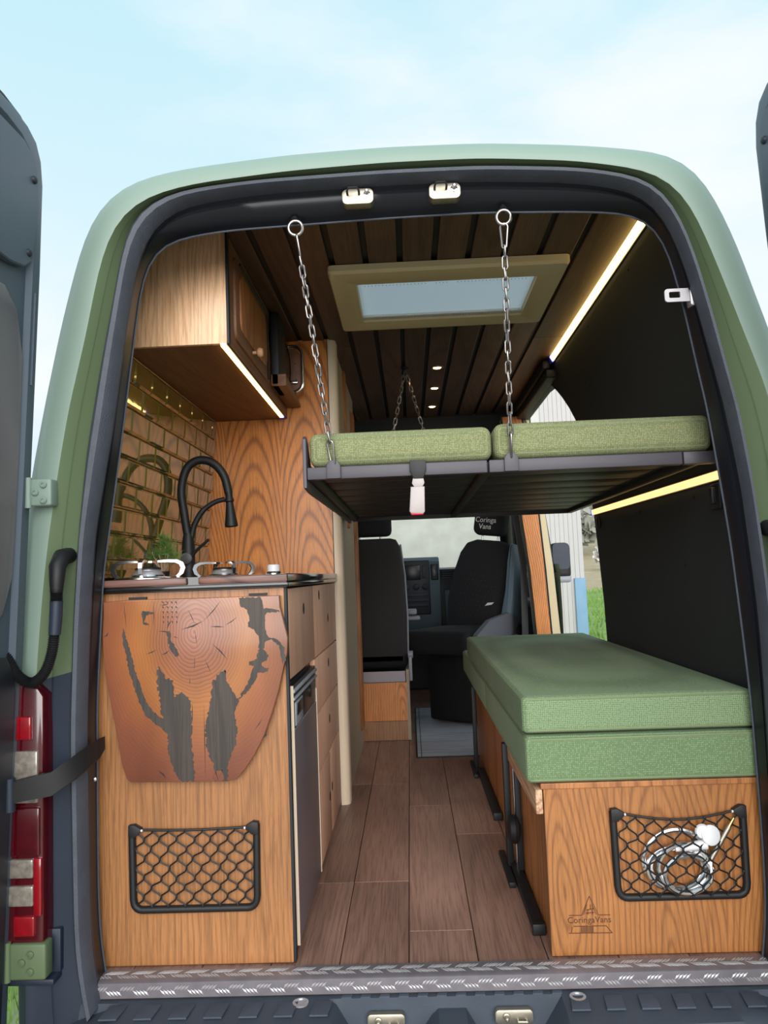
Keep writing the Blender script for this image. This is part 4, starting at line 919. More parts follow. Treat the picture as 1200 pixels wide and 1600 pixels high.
# ================================================================== roof hatch
rh = thing('roof_hatch', 'olive framed roof hatch with white blind in the plank ceiling', 'roof hatch', (.17, .95, 1.98))
def hatch():
    o = rrect(-.236, .578, .625, 1.240, .018, 4); i = rrect(SKY[0]+.004, SKY[1]-.004, SKY[2]+.004, SKY[3]-.004, .006, 4); n = len(o)
    def R_(l, z): return [(p[0], p[1], z) for p in l]
    def mixp(t): return [(a[0]+(b[0]-a[0])*t, a[1]+(b[1]-a[1])*t) for a, b in zip(o, i)]
    rings = [R_(o, 1.998), R_(o, 1.978), R_(mixp(.06), 1.968), R_(mixp(.72), 1.968), R_(mixp(.80), 1.972), R_(i, 1.974), R_(i, 2.024)]
    vs = [p for r in rings for p in r]; fs = [(k*n+j, k*n+(j+1) % n, (k+1)*n+(j+1) % n, (k+1)*n+j) for k in range(len(rings)-1) for j in range(n)]
    part('frame', MB().add(vs, fs), FRAMEG, rh, 30)
    part('blind', MB().grid([[(SKY[0]+.006, y_, 1.993), (SKY[1]-.006, y_, 1.993)] for y_ in (SKY[2]+.006, SKY[3]-.006)]), BLIND, rh, False)
    part('blind_rail', MB().rbox(SKY[0]+.006, SKY[1]-.006, SKY[3]-.045, SKY[3]-.012, 1.980, 1.991, .003), WHITE, rh)
    part('rail_slot', MB().box(SKY[0]+.006, SKY[1]-.07, SKY[2]+.006, SKY[2]+.03, 1.990, 1.995), DARK, rh, False)
    dm = MB()
    for k in range(46):
        if k in (18, 19, 24, 25): continue
        x = SKY[0]+.03+k*.0128; dm.box(x, x+.003, SKY[2]+.062, SKY[2]+.066, 1.9905, 1.9918); dm.box(x, x+.008, SKY[3]-.030, SKY[3]-.028, 1.9792, 1.9802)
    part('perforation', dm, GREYP, rh, False)
    part('dome', MB().grid([[(SKY[0]-.26, y_, 2.116), (SKY[1]+.26, y_, 2.116)] for y_ in (.49, 1.41)]), GLASS, rh, False)
hatch()

# ================================================================== upper bunk
bk = thing('hanging_bunk', 'black steel bunk frame hung on chains across the rear opening', 'bunk', (.28, 1.0, 1.22))
part('front_rail', MB().rbox(-.268, .222, .200, .225, 1.222, 1.256, .003), FRAMEM, bk)
part('front_rail', MB().rbox(.227, .745, .200, .225, 1.222, 1.256, .003), FRAMEM, bk); part('front_rail', MB().rbox(.749, .836, .202, .227, 1.222, 1.256, .003), FRAMEM, bk)
part('side_rail', MB().rbox(-.268, -.243, .226, 1.86, 1.222, 1.256, .003), SLATM, bk); part('side_rail', MB().rbox(.775, .800, .228, 1.86, 1.222, 1.256, .003), SLATM, bk)
part('rear_rail', MB().rbox(-.268, .80, 1.861, 1.886, 1.222, 1.256, .003), SLATM, bk)
part('centre_rail', MB().rbox(.212, .236, .226, 1.86, 1.224, 1.254, .003), SLATM, bk)
for k in range(8):
    y = .245+k*.202
    for x0, x1 in ((-.242, .211), (.237, .774)):
        part('slat', MB().rbox(x0, x1, y, y+.185, 1.240, 1.256, .002), SLATM, bk)
part('end_plate', MB().prism([(.196, 1.200), (.30, 1.195), (1.80, 1.21), (1.80, 1.262), (.30, 1.275), (.245, 1.335), (.215, 1.345), (.198, 1.335)], 'x', -.279, -.269, .002), FRAMEM, bk)
for x in (-.195, .286):
    part('chain_lug', MB().prism([(x-.019, 1.222), (x+.019, 1.222), (x+.019, 1.258), (x+.010, 1.272), (x-.010, 1.272), (x-.019, 1.258)], 'y', .188, .199, .002), FRAMEM, bk)
# cushions
def cushion(x0, x1, y0, y1, z0, z1, r, crown, fab, lab, group, zip_=False, piped=True):
    t = thing('cushion', lab, 'cushion', ((x0+x1)/2, (y0+y1)/2, z0), group)
    c = part('cover', MB().rbox(x0, x1, y0, y1, z0, z1, r, 4, crown, 6), fab, t, 60)
    for zz in ((z1-r*.55), (z0+r*.55)) if piped else ():
        o = r*.28-.0015
        pp = [(p[0], p[1], zz) for p in rrect(x0+.0+o-r*.0, x1-o, y0+o, y1-o, r*1.2, 5)]
        part('piping', MB().tube(pp, .0033, 6, closed=True), PIPE, c)
    return t
cushion(-.262, .238, .202, 1.85, 1.2575, 1.352, .026, .006, FAB, 'left green cushion on the hanging bunk, between the two chains', 'bunk cushions')
cushion(.244, .832, .202, 1.60, 1.2575, 1.358, .026, .004, FAB, 'right green cushion on the hanging bunk, against the dark wall', 'bunk cushions')
# chains
def link_mesh():
    a, b = .0065, .0105; pth = [(a*math.cos(t), 0, b+a*math.sin(t)) for t in [PI*k/6 for k in range(7)]]+[(a*math.cos(t), 0, -b+a*math.sin(t)) for t in [PI+PI*k/6 for k in range(7)]]
    return mesh('chain_link', MB().tube(pth, .0027, 7, closed=True), CHAINM)
LINK = link_mesh()
def chain(a, b, lab, top_hook, bot_hook, group=None, scale=1.0, ring=True):
    a, b = Vector(a), Vector(b); t = thing('chain', lab, 'chain', a, group); d = (b-a); L = d.length; d.normalize(); u = Vector((1, 0, 0)); u = (u-d*u.dot(d)).normalized(); w = d.cross(u)
    pos = 0
    if ring:
        part('ring', MB().tube([a+u*(.0185*math.cos(q))+d*(-.0+.0185*math.sin(q)) for q in [2*PI*k/20 for k in range(20)]], .0042, 8, closed=True), CHAINM, t)
        part('eye_bolt', MB().lathe([(.010, 0), (.010, .006), (.006, .008), (.006, .026)], a-d*.018, (0, .6, .8), 12), DARK, t); pos = .016
    def carab(p, l, tilt):
        e1 = (u*math.cos(tilt)+w*math.sin(tilt)); pts = []
        for q in [PI*k/6 for k in range(7)]: pts.append(p+d*(l-.006)+e1*(.006*math.cos(q))+d*(.006*math.sin(q)))
        for q in [PI+PI*k/6 for k in range(7)]: pts.append(p+d*.009+e1*(.0095*math.cos(q))+d*(.009*math.sin(q)))
        part('snap_hook', MB().tube(pts, .0030, 7, closed=True), CHAINM, t)
    if top_hook: carab(a+d*pos, .062, top_hook); pos += .058
    end = L-(.060 if bot_hook else 0)
    pitch = .0258*scale; n = int((end-pos)/pitch); pitch = (end-pos)/n
    for k in range(n):
        p = a+d*(pos+pitch*(k+.5)); an = (0 if k % 2 else PI/2)+.35*math.sin(k*.7)
        e1 = u*math.cos(an)+w*math.sin(an); m = Matrix((e1, d.cross(e1), d)).transposed()
        put('chain_link', LINK, t, p, m.to_euler()).scale = (scale, scale, scale*1.02)
    if bot_hook: carab(a+d*(end-.004), .068, bot_hook)
chain((-.262, .070, 1.872), (-.195, .192, 1.262), 'steel chain holding the left corner of the hanging bunk', 1.45, .4)
chain((.282, .070, 1.872), (.286, .192, 1.262), 'steel chain holding the middle of the hanging bunk', .25, 1.5)
chain((.016, 1.96, 1.985), (-.14, 1.88, 1.26), 'left of the two thin far chains at the head of the bunk', 0, 0, None, 1.1, False)
chain((.020, 1.96, 1.985), (.20, 1.88, 1.26), 'right of the two thin far chains at the head of the bunk', 0, 0, None, 1.1, False)
single('ceiling_hook', MB().lathe([(.022, 0), (.022, -.004), (.008, -.008), (.008, -.02)], (.018, 1.96, 2.0)), DARK, 'black hook where the two far chains meet the ceiling', 'hook')
# seat-belt buckle hanging from the bunk
sb = thing('seat_belt_buckle', 'grey seat belt buckle with red button hanging from the bunk rail', 'buckle', (.03, .196, 1.125))
part('webbing', MB().prism([(.012, 1.262), (.056, 1.262), (.056, 1.235), (.047, 1.212), (.021, 1.212), (.012, 1.235)], 'y', .188, .198, .002), DARK, sb)
part('tongue', MB().prism([(.020, 1.216), (.047, 1.216), (.050, 1.200), (.044, 1.190), (.022, 1.190), (.016, 1.200)], 'y', .190, .194, .001), BUCKLE, sb)
part('buckle_body', MB().prism([(.012, 1.190), (.050, 1.190), (.048, 1.122), (.043, 1.116), (.010, 1.118), (.006, 1.124)], 'y', .180, .200, .004), BUCKLE, sb)
part('button', MB().rbox(.010, .044, .182, .197, 1.1135, 1.1195, .002), REDP, sb)
# belt tongue on the right of the door frame
bt = thing('seat_belt_tongue', 'chrome seat belt tongue fixed to the right of the black door frame', 'buckle', (.742, .07, 1.635))
part('holder', MB().prism(rrect(.737, .753, 1.605, 1.672, .007), 'y', .045, .075, .003), ALU, bt)
bmx = MB(); o = rrect(.675, .745, 1.618, 1.652, .008, 3); i = rrect(.686, .714, 1.628, 1.644, .003, 3); n = len(o)
vs = [(p[0], y, p[1]) for y in (.050, .055) for l in (o, i) for p in l]
bmx.add(vs, [(k, (k+1) % n, n+(k+1) % n, n+k) for k in range(n)]+[(2*n+k, 3*n+k, 3*n+(k+1) % n, 2*n+(k+1) % n) for k in range(n)]+[(k, 2*n+k, 2*n+(k+1) % n, (k+1) % n) for k in range(n)]+[(n+k, n+(k+1) % n, 3*n+(k+1) % n, 3*n+k) for k in range(n)])
part('tongue_plate', bmx, ALU, bt, False)
# small catches on the right wall
for (y, z, s_, lab) in ((.24, 1.135, 1.0, 'larger black catch on the dark wall near the rear door frame'), (1.56, 1.155, .75, 'small black catch on the dark wall beside the sliding door opening')):
    x = XWR(z); t = thing('wall_catch', lab, 'catch', (x, y, z))
    part('plate', MB().rbox(x-.012*s_, x-.001, y-.030*s_, y+.030*s_, z-.035*s_, z+.035*s_, .003), DARK, t)
    part('bolt', MB().rbox(x-.024*s_, x-.010*s_, y-.010*s_, y+.010*s_, z-.02*s_, z+.025*s_, .003), SLATM, t)

# ================================================================== lower bench
be = thing('bench_bed', 'oak storage bench bed with black folding legs right of the aisle', 'bench', (.6, 1.1, 0))
part('end_panel', MB().box(.313, .865, .120, .138, .004, .405), OAKB, be, False)
part('side_panel', MB().box(.322, .340, .138, .80, .004, .405).box(.322, .340, .82, 2.25, .004, .405), OAKS, be, False)
part('back_panel', MB().box(.84, .858, .138, 2.25, .004, .405).box(.34, .84, 2.232, 2.25, .004, .405), WALNUT, be, False)
part('top_board', MB().rbox(.306, .862, .116, 1.16, .4055, .420, .002).rbox(.306, .862, 1.164, 2.38, .4055, .420, .002), OAKS, be, False)
part('lip_board', MB().rbox(.292, .310, .118, .80, .345, .405, .003), PLY, be)
for ya, yb_, yt in ((.245, .60, .70), (1.185, 1.80, 1.95)):
    lg = part('folding_leg', MB().rbox(.276, .296, yt-.02, yt+.01, .012, .398, .003), DARK, be)
    part('foot_bar', MB().rbox(.286, .316, ya, yb_+.1, .002, .026, .003), DARK, lg)
    part('foot_cap', MB().rbox(.284, .318, ya-.012, ya+.006, .001, .030, .003), DARK, lg)
    part('foot_plate', MB().rbox(.262, .282, yt-.16, yt+.12, .001, .018, .003), DARK, lg)
part('folding_leg', MB().rbox(.300, .318, .60, .622, .03, .398, .003), DARK, be)
part('tube_stay', MB().cyl((.306, .665, .02), (.306, .665, .395), .006, 10), CHROME, be)
part('knob', MB().lathe([(.010, 0), (.040, .010), (.044, .020), (.038, .034), (.020, .042)], (.312, .60, .155), (-1, 0, 0), 20), DARK, be)
part('strut', MB().tube([(.304, .62, .392), (.306, .26, .345)], .009, 8).rbox(.298, .312, .235, .265, .332, .356, .003), DARK, be)
part('strut', MB().tube([(.304, 2.1, .392), (.304, 1.5, .392)], .010, 8), DARK, be)
cushion(.272, .862, .112, 1.160, .4205, .536, .015, .004, FABL, 'thick green lower bench cushion nearest the rear door', 'bench cushions')
cushion(.272, .862, 1.166, 2.40, .4205, .530, .015, .004, FABL, 'green lower bench cushion half hidden farther inside the van', 'bench cushions')
cushion(.270, .856, .125, 2.02, .540, .634, .015, .008, FABL, 'long green cushion lying on top of the bench cushions', 'bench cushions')
# burnt logo on the bench end
LG = lambda u, v: (.3175+1.9583e-4*u-1.1667e-5*v, .1626-4.583e-6*u-1.8875e-4*v)
lm = MB()
def stroke(a, b, w=9):
    dx, dy = b[0]-a[0], b[1]-a[1]; L = math.hypot(dx, dy); nx, ny = -dy/L*w/2, dx/L*w/2
    lm.prism([LG(*p) for p in ((a[0]+nx, a[1]+ny), (b[0]+nx, b[1]+ny), (b[0]-nx, b[1]-ny), (a[0]-nx, a[1]-ny))], 'y', .1192, .1203)
for a, b in (((485, 85), (395, 320)), ((485, 85), (600, 315)), ((455, 190), (415, 320)), ((520, 190), (575, 315)), ((230, 328), (400, 326)), ((600, 322), (750, 320)), ((500, 190), (500, 250)), ((450, 260), (545, 240)), ((440, 300), (550, 290)), ((470, 250), (470, 320)), ((525, 250), (530, 320)), ((230, 552), (780, 545)), ((290, 465), (700, 458)), ((700, 458), (770, 540)), ((275, 470), (265, 545))): stroke(a, b, 9)
for u in range(390, 545, 18): stroke((u, 470), (u, 545), 11)
tmm = text_mb('CoringaVans', .021, .0004, Matrix.Translation((LG(490, 415)[0], .1195, LG(490, 420)[1])) @ Matrix.Rotation(PI/2, 4, 'X'))
lm.add(tmm.v, tmm.f)
part('burnt_logo', lm, BURNT, be, False)
# shower hose inside the right net
sw = thing('shower_hose', 'coiled chrome shower hose with white hand shower inside the bench net', 'shower hose', (.64, .105, .15))
def NT(u, v): return (.4388+3.4875e-4*u-2.375e-5*v, .3959-8.75e-6*u-3.404e-4*v)
hp = []
loops = [((555, 440), (225, 215)), ((560, 530), (195, 160)), ((600, 540), (215, 130)), ((585, 500), (190, 165)), ((640, 560), (160, 130))]
for li, ((cu, cv), (ru, rv)) in enumerate(loops):
    for k in range(28):
        a = 2*PI*k/28; t = k/28; nx = loops[min(li+1, len(loops)-1)]
        c_u = cu+(nx[0][0]-cu)*t; c_v = cv+(nx[0][1]-cv)*t; r_u = ru+(nx[1][0]-ru)*t; r_v = rv+(nx[1][1]-rv)*t
        x, z = NT(c_u+r_u*math.cos(a), c_v-r_v*math.sin(a)); hp.append((x, .111-.004*li-.003*math.sin(a*1.5+li), z))
hp.append((*NT(800, 470)[:1], .100, NT(800, 470)[1]))
sp_ = spline(hp, 6); rs = [.0066 if i % 2 else .0061 for i in range(len(sp_))]
part('hose', MB().tube(sp_, rs, 8), CHROME, sw)
hA, hB = NT(560, 390), NT(770, 350)
part('handle', MB().tube([(hA[0], .102, hA[1]), ((hA[0]+hB[0])/2, .099, (hA[1]+hB[1])/2), (hB[0], .097, hB[1])], [.007, .010, .013], 12), WHITE, sw)
hc = NT(760, 290)
part('shower_head', MB().lathe([(.014, 0), (.024, .006), (.024, .012), (.020, .015)], (hc[0]+.010, .100, hc[1]), (.2, -1, .2), 20).lathe([(.012, 0), (.018, .006), (.015, .012)], (hc[0]-.006, .099, hc[1]+.010), (-.1, -1, .1), 16), WHITE, sw)
e0, e1, e2 = NT(800, 470), NT(930, 230), NT(962, 170)
part('end_fitting', MB().cyl((e0[0], .101, e0[1]), (e1[0], .099, e1[1]), .0066, 12), ZINC, sw); part('brass_tip', MB().cyl((e1[0], .099, e1[1]), (e2[0], .098, e2[1]), .0050, 12, .0030), BRASS, sw)

# ================================================================== floor mats, seat box
mt = thing('floor_mat', 'grey woven mat with dark border on the aisle floor', 'mat', (.25, 2.95, 0))
part('pile', MB().box(.004, .496, 2.226, 3.69, .0005, .006), MATG, mt, False)
part('border', MB().box(-.004, .004, 2.22, 3.70, .0004, .0065).box(.004, .5, 2.218, 2.226, .0004, .0065).box(.004, .5, 3.69, 3.70, .0004, .0065).box(.496, .504, 2.22, 3.7, .0004, .0065).box(.022, .026, 2.226, 3.69, .006, .0066), DARK, mt, False)
m2 = thing('fringed_mat', 'dark blue mat with pale fringe below the swivel seat', 'mat', (.45, 4.1, 0))
part('pile', MB().box(.20, .75, 3.90, 4.45, .0005, .008), DASHD, m2, False)
fm = MB()
for k in range(40): x = .20+k*.0137; fm.box(x, x+.006, 3.865, 3.90, .0005, .004)
for k in range(16): fm.box(.165, .20, 3.91+k*.034, 3.925+k*.034, .0005, .004)
part('fringe', fm, GREYP, m2, False)
bxo = thing('seat_box', 'oak box with steel top tray under the driver seat', 'box', (-.28, 2.85, 0))
part('front_panel', MB().box(-.50, -.045, 2.67, 2.686, .112, .330), OAKP, bxo, False); part('plinth', MB().box(-.50, -.045, 2.668, 2.686, .002, .110), OAK, bxo, False)
part('side_panel', MB().box(-.045, -.028, 2.664, 3.15, .002, .405), BEIGE, bxo, False)
part('body', MB().box(-.50, -.046, 2.687, 3.15, .002, .325), WALNUT, bxo, False)
part('steel_tray', MB().box(-.48, -.050, 2.70, 2.708, .330, .392).box(-.48, -.05, 2.708, 3.1, .330, .336), FRIDGE, bxo, False)

# ================================================================== seats and cab
ds = thing('driver_seat', 'dark brown-black driver seat seen from behind, left of the dashboard', 'seat', (-.25, 3.0, .33))
part('backrest', MB().prism([(-.46, .42), (-.036, .42), (-.030, .70), (-.036, .95), (-.055, 1.13), (-.075, 1.168), (-.11, 1.178), (-.39, 1.178), (-.43, 1.15), (-.47, .9)], 'y', 2.78, 2.90, .022), SEATB, ds)
part('side_piping', MB().tube([(-.030, 2.84, .42), (-.024, 2.84, .70), (-.030, 2.84, .95), (-.050, 2.84, 1.14)], .006, 6), GREYP, ds)
part('headrest', MB().rbox(-.37, -.100, 2.80, 2.90, 1.192, 1.345, .035, 3), FABRIC_B, ds)
part('headrest_post', MB().cyl((-.30, 2.85, 1.17), (-.30, 2.85, 1.21), .007, 10).cyl((-.17, 2.85, 1.17), (-.17, 2.85, 1.21), .007, 10), CHROME, ds)
part('seat', MB().rbox(-.47, -.03, 2.78, 3.30, .398, .50, .03, 3), FABRIC_B, ds)
part('armrest', MB().rbox(-.03, .055, 3.02, 3.10, .665, .69, .01, 2).rbox(-.03, .035, 3.02, 3.10, .70, .735, .01, 2), GREYP, ds)
part('adjuster', MB().rbox(-.028, -.008, 2.72, 2.80, .33, .47, .005).cyl((-.03, 2.76, .48), (.0, 2.76, .48), .022, 14), GREYP, ds)
# swivelled passenger seat: built facing -Y, then turned
SM = Matrix.Translation((.43, 3.30, 0)) @ Matrix.Rotation(math.radians(-36), 4, 'Z')
ss = thing('swivel_seat', 'black quilted swivel seat turned to face the living area', 'seat', (.46, 3.2, 0))
bk_out = [(-.235, .56), (.215, .56), (.245, .70), (.235, .95), (.200, 1.10), (.165, 1.155), (.09, 1.175), (-.09, 1.175), (-.16, 1.15), (-.205, 1.08), (-.245, .92), (-.262, .75)]
REC = Matrix.Translation((0, 0, .56)) @ Matrix.Rotation(math.radians(7), 4, 'Y') @ Matrix.Rotation(math.radians(-7), 4, 'X') @ Matrix.Translation((0, 0, -.56))
BM = SM @ REC
bkp = part('backrest', MB().prism(bk_out, 'y', -.02, .10, .035).xf(BM), FABRIC_B, ss)
part('side_bolster', MB().prism([(.185, .60), (.262, .60), (.268, .80), (.255, 1.06), (.225, 1.15), (.195, 1.16), (.19, 1.05), (.20, .85)], 'y', -.06, .12, .02).xf(BM), DASH, ss)
qm = MB()
for i in range(9):
    for j in range(9):
        x = -.15+i*.033+(.016 if j % 2 else 0); z = .66+j*.034
        if x > .14: continue
        qm.lathe([(.004, 0), (.002, .0015)], BM @ Vector((x, -.021, z)), (SM.to_3x3() @ Vector((0, -1, 0))), 6)
part('quilting', qm, SEATB, bkp)
hr = part('headrest', MB().rbox(-.125, .125, -.03, .07, 1.205, 1.40, .05, 4).xf(BM), FABRIC_B, ss)
part('headrest_post', MB().cyl((-.06, .03, 1.16), (-.06, .03, 1.22), .007, 10).cyl((.06, .03, 1.16), (.06, .03, 1.22), .007, 10).xf(BM), CHROME, ss)
TM = BM @ Matrix.Translation((-.015, -.032, 1.290)) @ Matrix.Rotation(PI/2, 4, 'X')
part('lettering', text_mb('Coringa', .050, .0006, TM), TEXTW, hr, False)
part('lettering', text_mb('Vans', .050, .0006, TM @ Matrix.Translation((0, -.045, 0))), TEXTW, hr, False)
part('seat', MB().rbox(-.25, .24, -.52, .06, .46, .60, .045, 4, .01, 3).xf(SM), FABRIC_B, ss)
part('side_shell', MB().prism([(-.50, .44), (-.46, .58), (-.30, .66), (-.06, .69), (.05, .66), (.06, .50), (-.1, .42)], 'x', .245, .285, .012).xf(SM), plain('seat_shell_grey', srgb(96, 98, 106), .5), ss)
part('side_shell', MB().prism([(-.40, .36), (-.38, .46), (-.22, .53), (-.02, .55), (.04, .50), (.02, .36)], 'x', .287, .325, .012).xf(SM), DASH, ss)
part('pedestal', MB().rbox(-.20, .20, -.30, .12, .02, .46, .02, 2).xf(SM), DARK, ss)
part('tag', MB().prism([(.05, .735), (.10, .748), (.115, .765), (.07, .757)], 'y', -.024, -.021).xf(BM), WHITE, ss, False)
part('recliner', MB().lathe([(.045, 0), (.045, .02), (.03, .03)], (0, 0, 0), (1, 0, 0), 18).xf(SM @ Matrix.Translation((.27, .06, .56))), DARK, ss)
bo = thing('water_bottle', 'pale blue plastic bottle beside the swivel seat', 'bottle', (.70, 3.25, .42))
part('body', MB().lathe([(.030, 0), (.032, .01), (.032, .12), (.028, .15), (.012, .18), (.012, .195)], (.70, 3.25, .42), seg=18), GLASS, bo)
part('cap', MB().lathe([(.014, .195), (.014, .215)], (.70, 3.25, .42), seg=14), DASH, bo)
single('door_bin', MB().rbox(.66, .83, 3.15, 3.40, .405, .42, .003).rbox(.82, .835, 3.15, 3.40, .40, .62, .004).rbox(.66, .83, 3.15, 3.165, .42, .47, .003), DASHD, 'dark tray beside the swivel seat holding a bottle', 'tray')

# dashboard, part of the van
db = part('dashboard', MB().prism([(4.30, .30), (4.24, .86), (4.30, .985), (4.45, 1.00), (4.85, .985), (4.85, .30)], 'x', -.88, .88, .01), DASHD, van)
part('centre_console', MB().prism([(4.22, .45), (4.16, .75), (4.19, 1.05), (4.24, 1.085), (4.42, 1.075), (4.42, .45)], 'x', -.10, .235, .012), DASH, db)
part('console_face', MB().rbox(-.085, .155, 4.150, 4.20, .64, 1.062, .01, 2), DASHD, db)
part('display_screen', MB().rbox(-.055, .085, 4.143, 4.152, .91, 1.025, .004), FRIDGED, db); part('display_bezel', MB().rbox(.098, .125, 4.143, 4.152, .92, 1.02, .003), PLASTIC, db)
for x in (-.03, .045, .118): part('climate_dial', MB().lathe([(.026, 0), (.026, .008), (.018, .014)], (x, 4.150, .855), (0, -1, 0), 18), PLASTIC, db)
for k in range(3): part('switch_row', MB().rbox(-.07, .14, 4.145, 4.152, .70+k*.04, .725+k*.04, .003), PLASTIC, db)
av = part('air_vent', MB().rbox(.168, .222, 4.152, 4.17, .905, 1.03, .006), FRIDGED, db)
for k in range(6): part('vent_slat', MB().box(.173, .217, 4.146, 4.154, .915+k*.019, .920+k*.019), PLASTIC, van, False)
for k in range(4): part('dash_rib', MB().box(.26, .75, 4.262, 4.30, .915+k*.017, .922+k*.017), PLASTIC, db, False)
part('glovebox', MB().rbox(.27, .80, 4.235, 4.28, .55, .82, .01, 2), DASH, db)
sw_ = part('steering_wheel', MB().tube([(-.42+.19*math.cos(a), 4.05+.07*math.sin(a), .92+.17*math.sin(a)) for a in [2*PI*k/28 for k in range(28)]], .015, 8, closed=True).rbox(-.49, -.35, 4.03, 4.10, .86, .96, .02, 2).cyl((-.60, 4.05, .92), (-.24, 4.05, .92), .012), DARK, van)
# cab shell: windscreen, pillars, header, floor sides, front doors
wsr = [[(-.80, 4.85, .98), (.80, 4.85, .98)], [(-.74, 4.45, 1.45), (.74, 4.45, 1.45)], [(-.68, 4.12, 1.80), (.68, 4.12, 1.80)]]
part('windscreen', MB().grid(wsr), GLASS, van)
for s in (-1, 1):
    part('windscreen_pillar', MB().tube([(s*.86, 4.88, .95), (s*.80, 4.46, 1.45), (s*.73, 4.10, 1.82)], .055, 10), DARK, van)
part('cab_header', MB().rbox(-.85, .85, 3.25, 4.15, 1.80, 1.86, .02, 2).box(-.85, .85, 3.23, 3.26, 1.80, 2.06), DARK, van)
part('firewall', MB().box(-.9, .9, 4.70, 4.86, -.06, .97), DARK, van, False)
part('bonnet', MB().rbox(-.9, .9, 4.86, 5.6, .55, .93, .08, 3), GREEN, van)
for s in (-1, 1):
    x0, x1 = (.84, .895) if s > 0 else (-.895, -.84)
    dd = part('front_door', MB().rbox(x0, x1, 3.05, 4.3, -.15, .93, .02, 2), DASHD, van)
    part('door_window', MB().grid([[(s*.90, 3.05, .93), (s*.90, 4.75, .93)], [(s*.80, 3.05, 1.75), (s*.80, 4.15, 1.75)]]), GLASS, dd)
    part('window_frame', MB().tube([(s*.90, 3.06, .93), (s*.80, 3.06, 1.76), (s*.78, 4.12, 1.80)], .028, 8), DARK, dd)
    part('armrest', MB().rbox(s*.86-.07, s*.86+.02, 3.3, 3.8, .70, .76, .02, 2).rbox(s*.86-.05, s*.86+.01, 3.25, 4.1, .30, .48, .02, 2), DASH, dd)
    mr = part('side_mirror', MB().rbox(s*1.14-.075, s*1.14+.075, 3.94, 4.05, .88, 1.15, .04, 3), DARK, van)
    part('mirror_glass', MB().prism(rrect(s*1.14-.062, s*1.14+.062, .95, 1.145, .03), 'y', 3.934, 3.942), PLASTIC, mr)
    part('mirror_arm', MB().rbox(min(s*.93, s*1.10), max(s*.93, s*1.10), 3.98, 4.04, .86, .92, .015, 2), DARK, mr)
    part('mirror_cap', MB().rbox(s*1.14-.07, s*1.14+.07, 3.938, 4.06, .85, .90, .02, 2), GREYP, mr)
# B pillar with wood facing, right; plain trim left
pil = part('door_pillar', MB().grid([[(x0, 3.0, z), (x0, 2.955, z), (x1, 2.955, z), (x1, 3.05, z), (x0, 3.05, z), (x0, 3.0, z)] for z, x0, x1 in ((-.05, .80, .975), (.30, .79, .945), (.58, .765, .915), (.95, .745, .895), (1.30, .712, .862), (1.6, .67, .83), (1.92, .62, .79))]), FRAMEG, van)
part('wood_facing', MB().grid([[(x0, y, z), (x0, 2.93, z), (x1, 2.93, z), (x1, y, z)] for y in (2.957,) for z, x0, x1 in ((0, .800, .880), (.30, .785, .870), (.58, .768, .852), (.95, .748, .836), (1.30, .714, .814), (1.6, .672, .78), (1.92, .62, .74))]), OAKP, pil)
part('edge_trim', MB().tube([(x, 2.932, z) for z, x in ((0, .885), (.30, .875), (.58, .857), (.95, .841), (1.30, .819), (1.6, .785), (1.92, .745))], .006, 6), DARK, pil)
part('edge_trim', MB().tube([(x, 2.94, z) for z, x in ((0, .795), (.30, .780), (.58, .762), (.95, .742), (1.30, .708), (1.6, .666), (1.92, .614))], .008, 6), DARK, pil)
part('seat_belt', MB().grid([[(.70+dx, 2.99, .35), (.72+dx, 3.02, 1.0), (.655+dx, 3.05, 1.6)] for dx in (-.02, .02)]), DARK, van)

# ================================================================== outdoors
def ground():
    xs_ = [-60+6*i for i in range(14)]+[24+4*i for i in range(12)]+[75+25*i for i in range(8)]
    ys_ = [-25, -8, -3, 0, 3, 8, 14, 22, 32, 44, 56, 66, 76, 88, 100, 120, 150, 190, 240]
    def h(x, y):
        t = max(0, y-58); return -.65+.00105*t*t*(1 if t < 90 else 0)+(8.5+.03*(t-90) if t >= 90 else 0)+ (.25*math.sin(x*.3+y*.21) if y > 40 else 0)
    struct_ = MB().grid([[(x, y, h(x, y)) for x in xs_] for y in ys_])
    o = put('ground', mesh('ground', struct_, GROUND)); o['kind'] = 'structure'; return h
H = ground()
gb = MB(); rn = random.Random(9)
def blades(n, xr, yr, hmin, hmax, w):
    for _ in range(n):
        x = rn.uniform(*xr); y = rn.uniform(*yr); z = H(x, y); a = rn.uniform(0, PI); hh = rn.uniform(hmin, hmax); dx, dy = math.cos(a)*w, math.sin(a)*w
        gb.add([(x-dx, y-dy, z-.01), (x+dx, y+dy, z-.01), (x+rn.uniform(-.5, .5)*hh, y+rn.uniform(-.5, .5)*hh, z+hh)], [(0, 1, 2)])
blades(9000, (-2.6, -.95), (-1.0, 3.5), .03, .09, .005); blades(9000, (2.9, 16), (8, 48), .06, .22, .03)
tag(put('meadow_grass', mesh('meadow_grass', gb, GRASSB, False)), 'short green meadow grass around the van', 'grass', None, 'stuff')
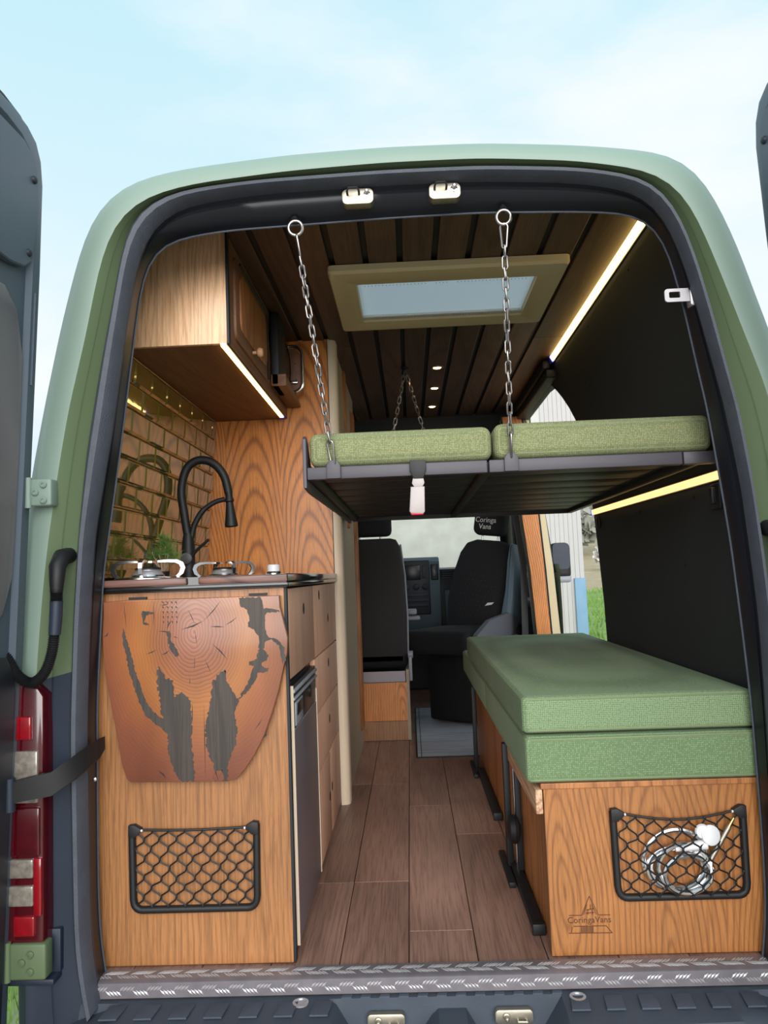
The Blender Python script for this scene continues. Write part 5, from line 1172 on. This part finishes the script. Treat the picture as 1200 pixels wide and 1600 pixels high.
# building ahead of the van
bd = thing('plastered_building', 'tall pale plastered building standing ahead of the van', 'building', (0, 11, -.65))
part('wall', MB().box(-3.0, 2.1, 10.0, 14.0, -.65, 6.2), PLASTER, bd, False)
for k in range(8):
    x = 2.12+k*.068; part('wall_rib', MB().rbox(x, x+.066, 9.985, 10.02, -.2, 6.2, .004), PALEG, bd, False)
part('side_wall', MB().box(2.1, 2.66, 10.0, 14.0, -.65, 6.2), PALEG, bd, False)
part('blue_base', MB().rbox(2.50, 2.67, 9.93, 9.99, -.65, .80, .01), plain('sky_blue_paint', srgb(112, 148, 176), .6), bd)
# far trees and pale bushes on the rise
def tree(x, y, hgt, wid, mat, lab, cat, group, nm):
    z = H(x, y); t = thing(nm, lab, cat, (x, y, z), group); cr = MB(); r2 = random.Random(int(x*31+y*7))
    part('trunk', MB().tube([(x, y, z-.1), (x+.1, y, z+hgt*.6)], [hgt*.035, hgt*.02], 6), BARK, t)
    for k in range(170):
        a = r2.uniform(0, 2*PI); e = r2.uniform(-.7, 1.5); q = r2.uniform(.55, 1.0); c = Vector((x+wid*.5*q*math.cos(a)*math.cos(e), y+wid*.5*q*math.sin(a)*math.cos(e), z+hgt*(.60+.40*q*math.sin(e)))); s_ = wid*.13*r2.uniform(.6, 1.2)
        u = Vector((r2.uniform(-1, 1), r2.uniform(-1, 1), r2.uniform(-1, 1))).normalized(); w = u.orthogonal().normalized()
        cr.add([c+u*s_, c+w*s_, c-u*s_, c-w*s_], [(0, 1, 2, 3)])
    part('crown', cr, mat, t, False)
for x, y, h_, w_, lb in ((24, 112, 7, 8, 'leftmost hazy tree on the rise seen through the side door'), (33, 116, 6.5, 8, 'middle hazy tree on the rise seen through the side door'), (42, 114, 7, 8, 'rightmost hazy tree on the rise seen through the side door'), (33, 150, 9, 12, 'tallest hazy tree far behind the dry field')):
    tree(x, y, h_, w_, LEAF, lb, 'tree', 'far trees on the rise', 'tree')
for x, y, h_, w_, lb in ((23.0, 90, 2.8, 2.4, 'left pale bare bush in the dry field'), (26.4, 92, 3.2, 2.6, 'middle pale bare bush in the dry field'), (29.8, 94, 3.0, 2.6, 'right pale bare bush in the dry field')):
    tree(x, y, h_, w_, LEAFP, lb, 'bush', 'pale bushes in the dry field', 'bush')
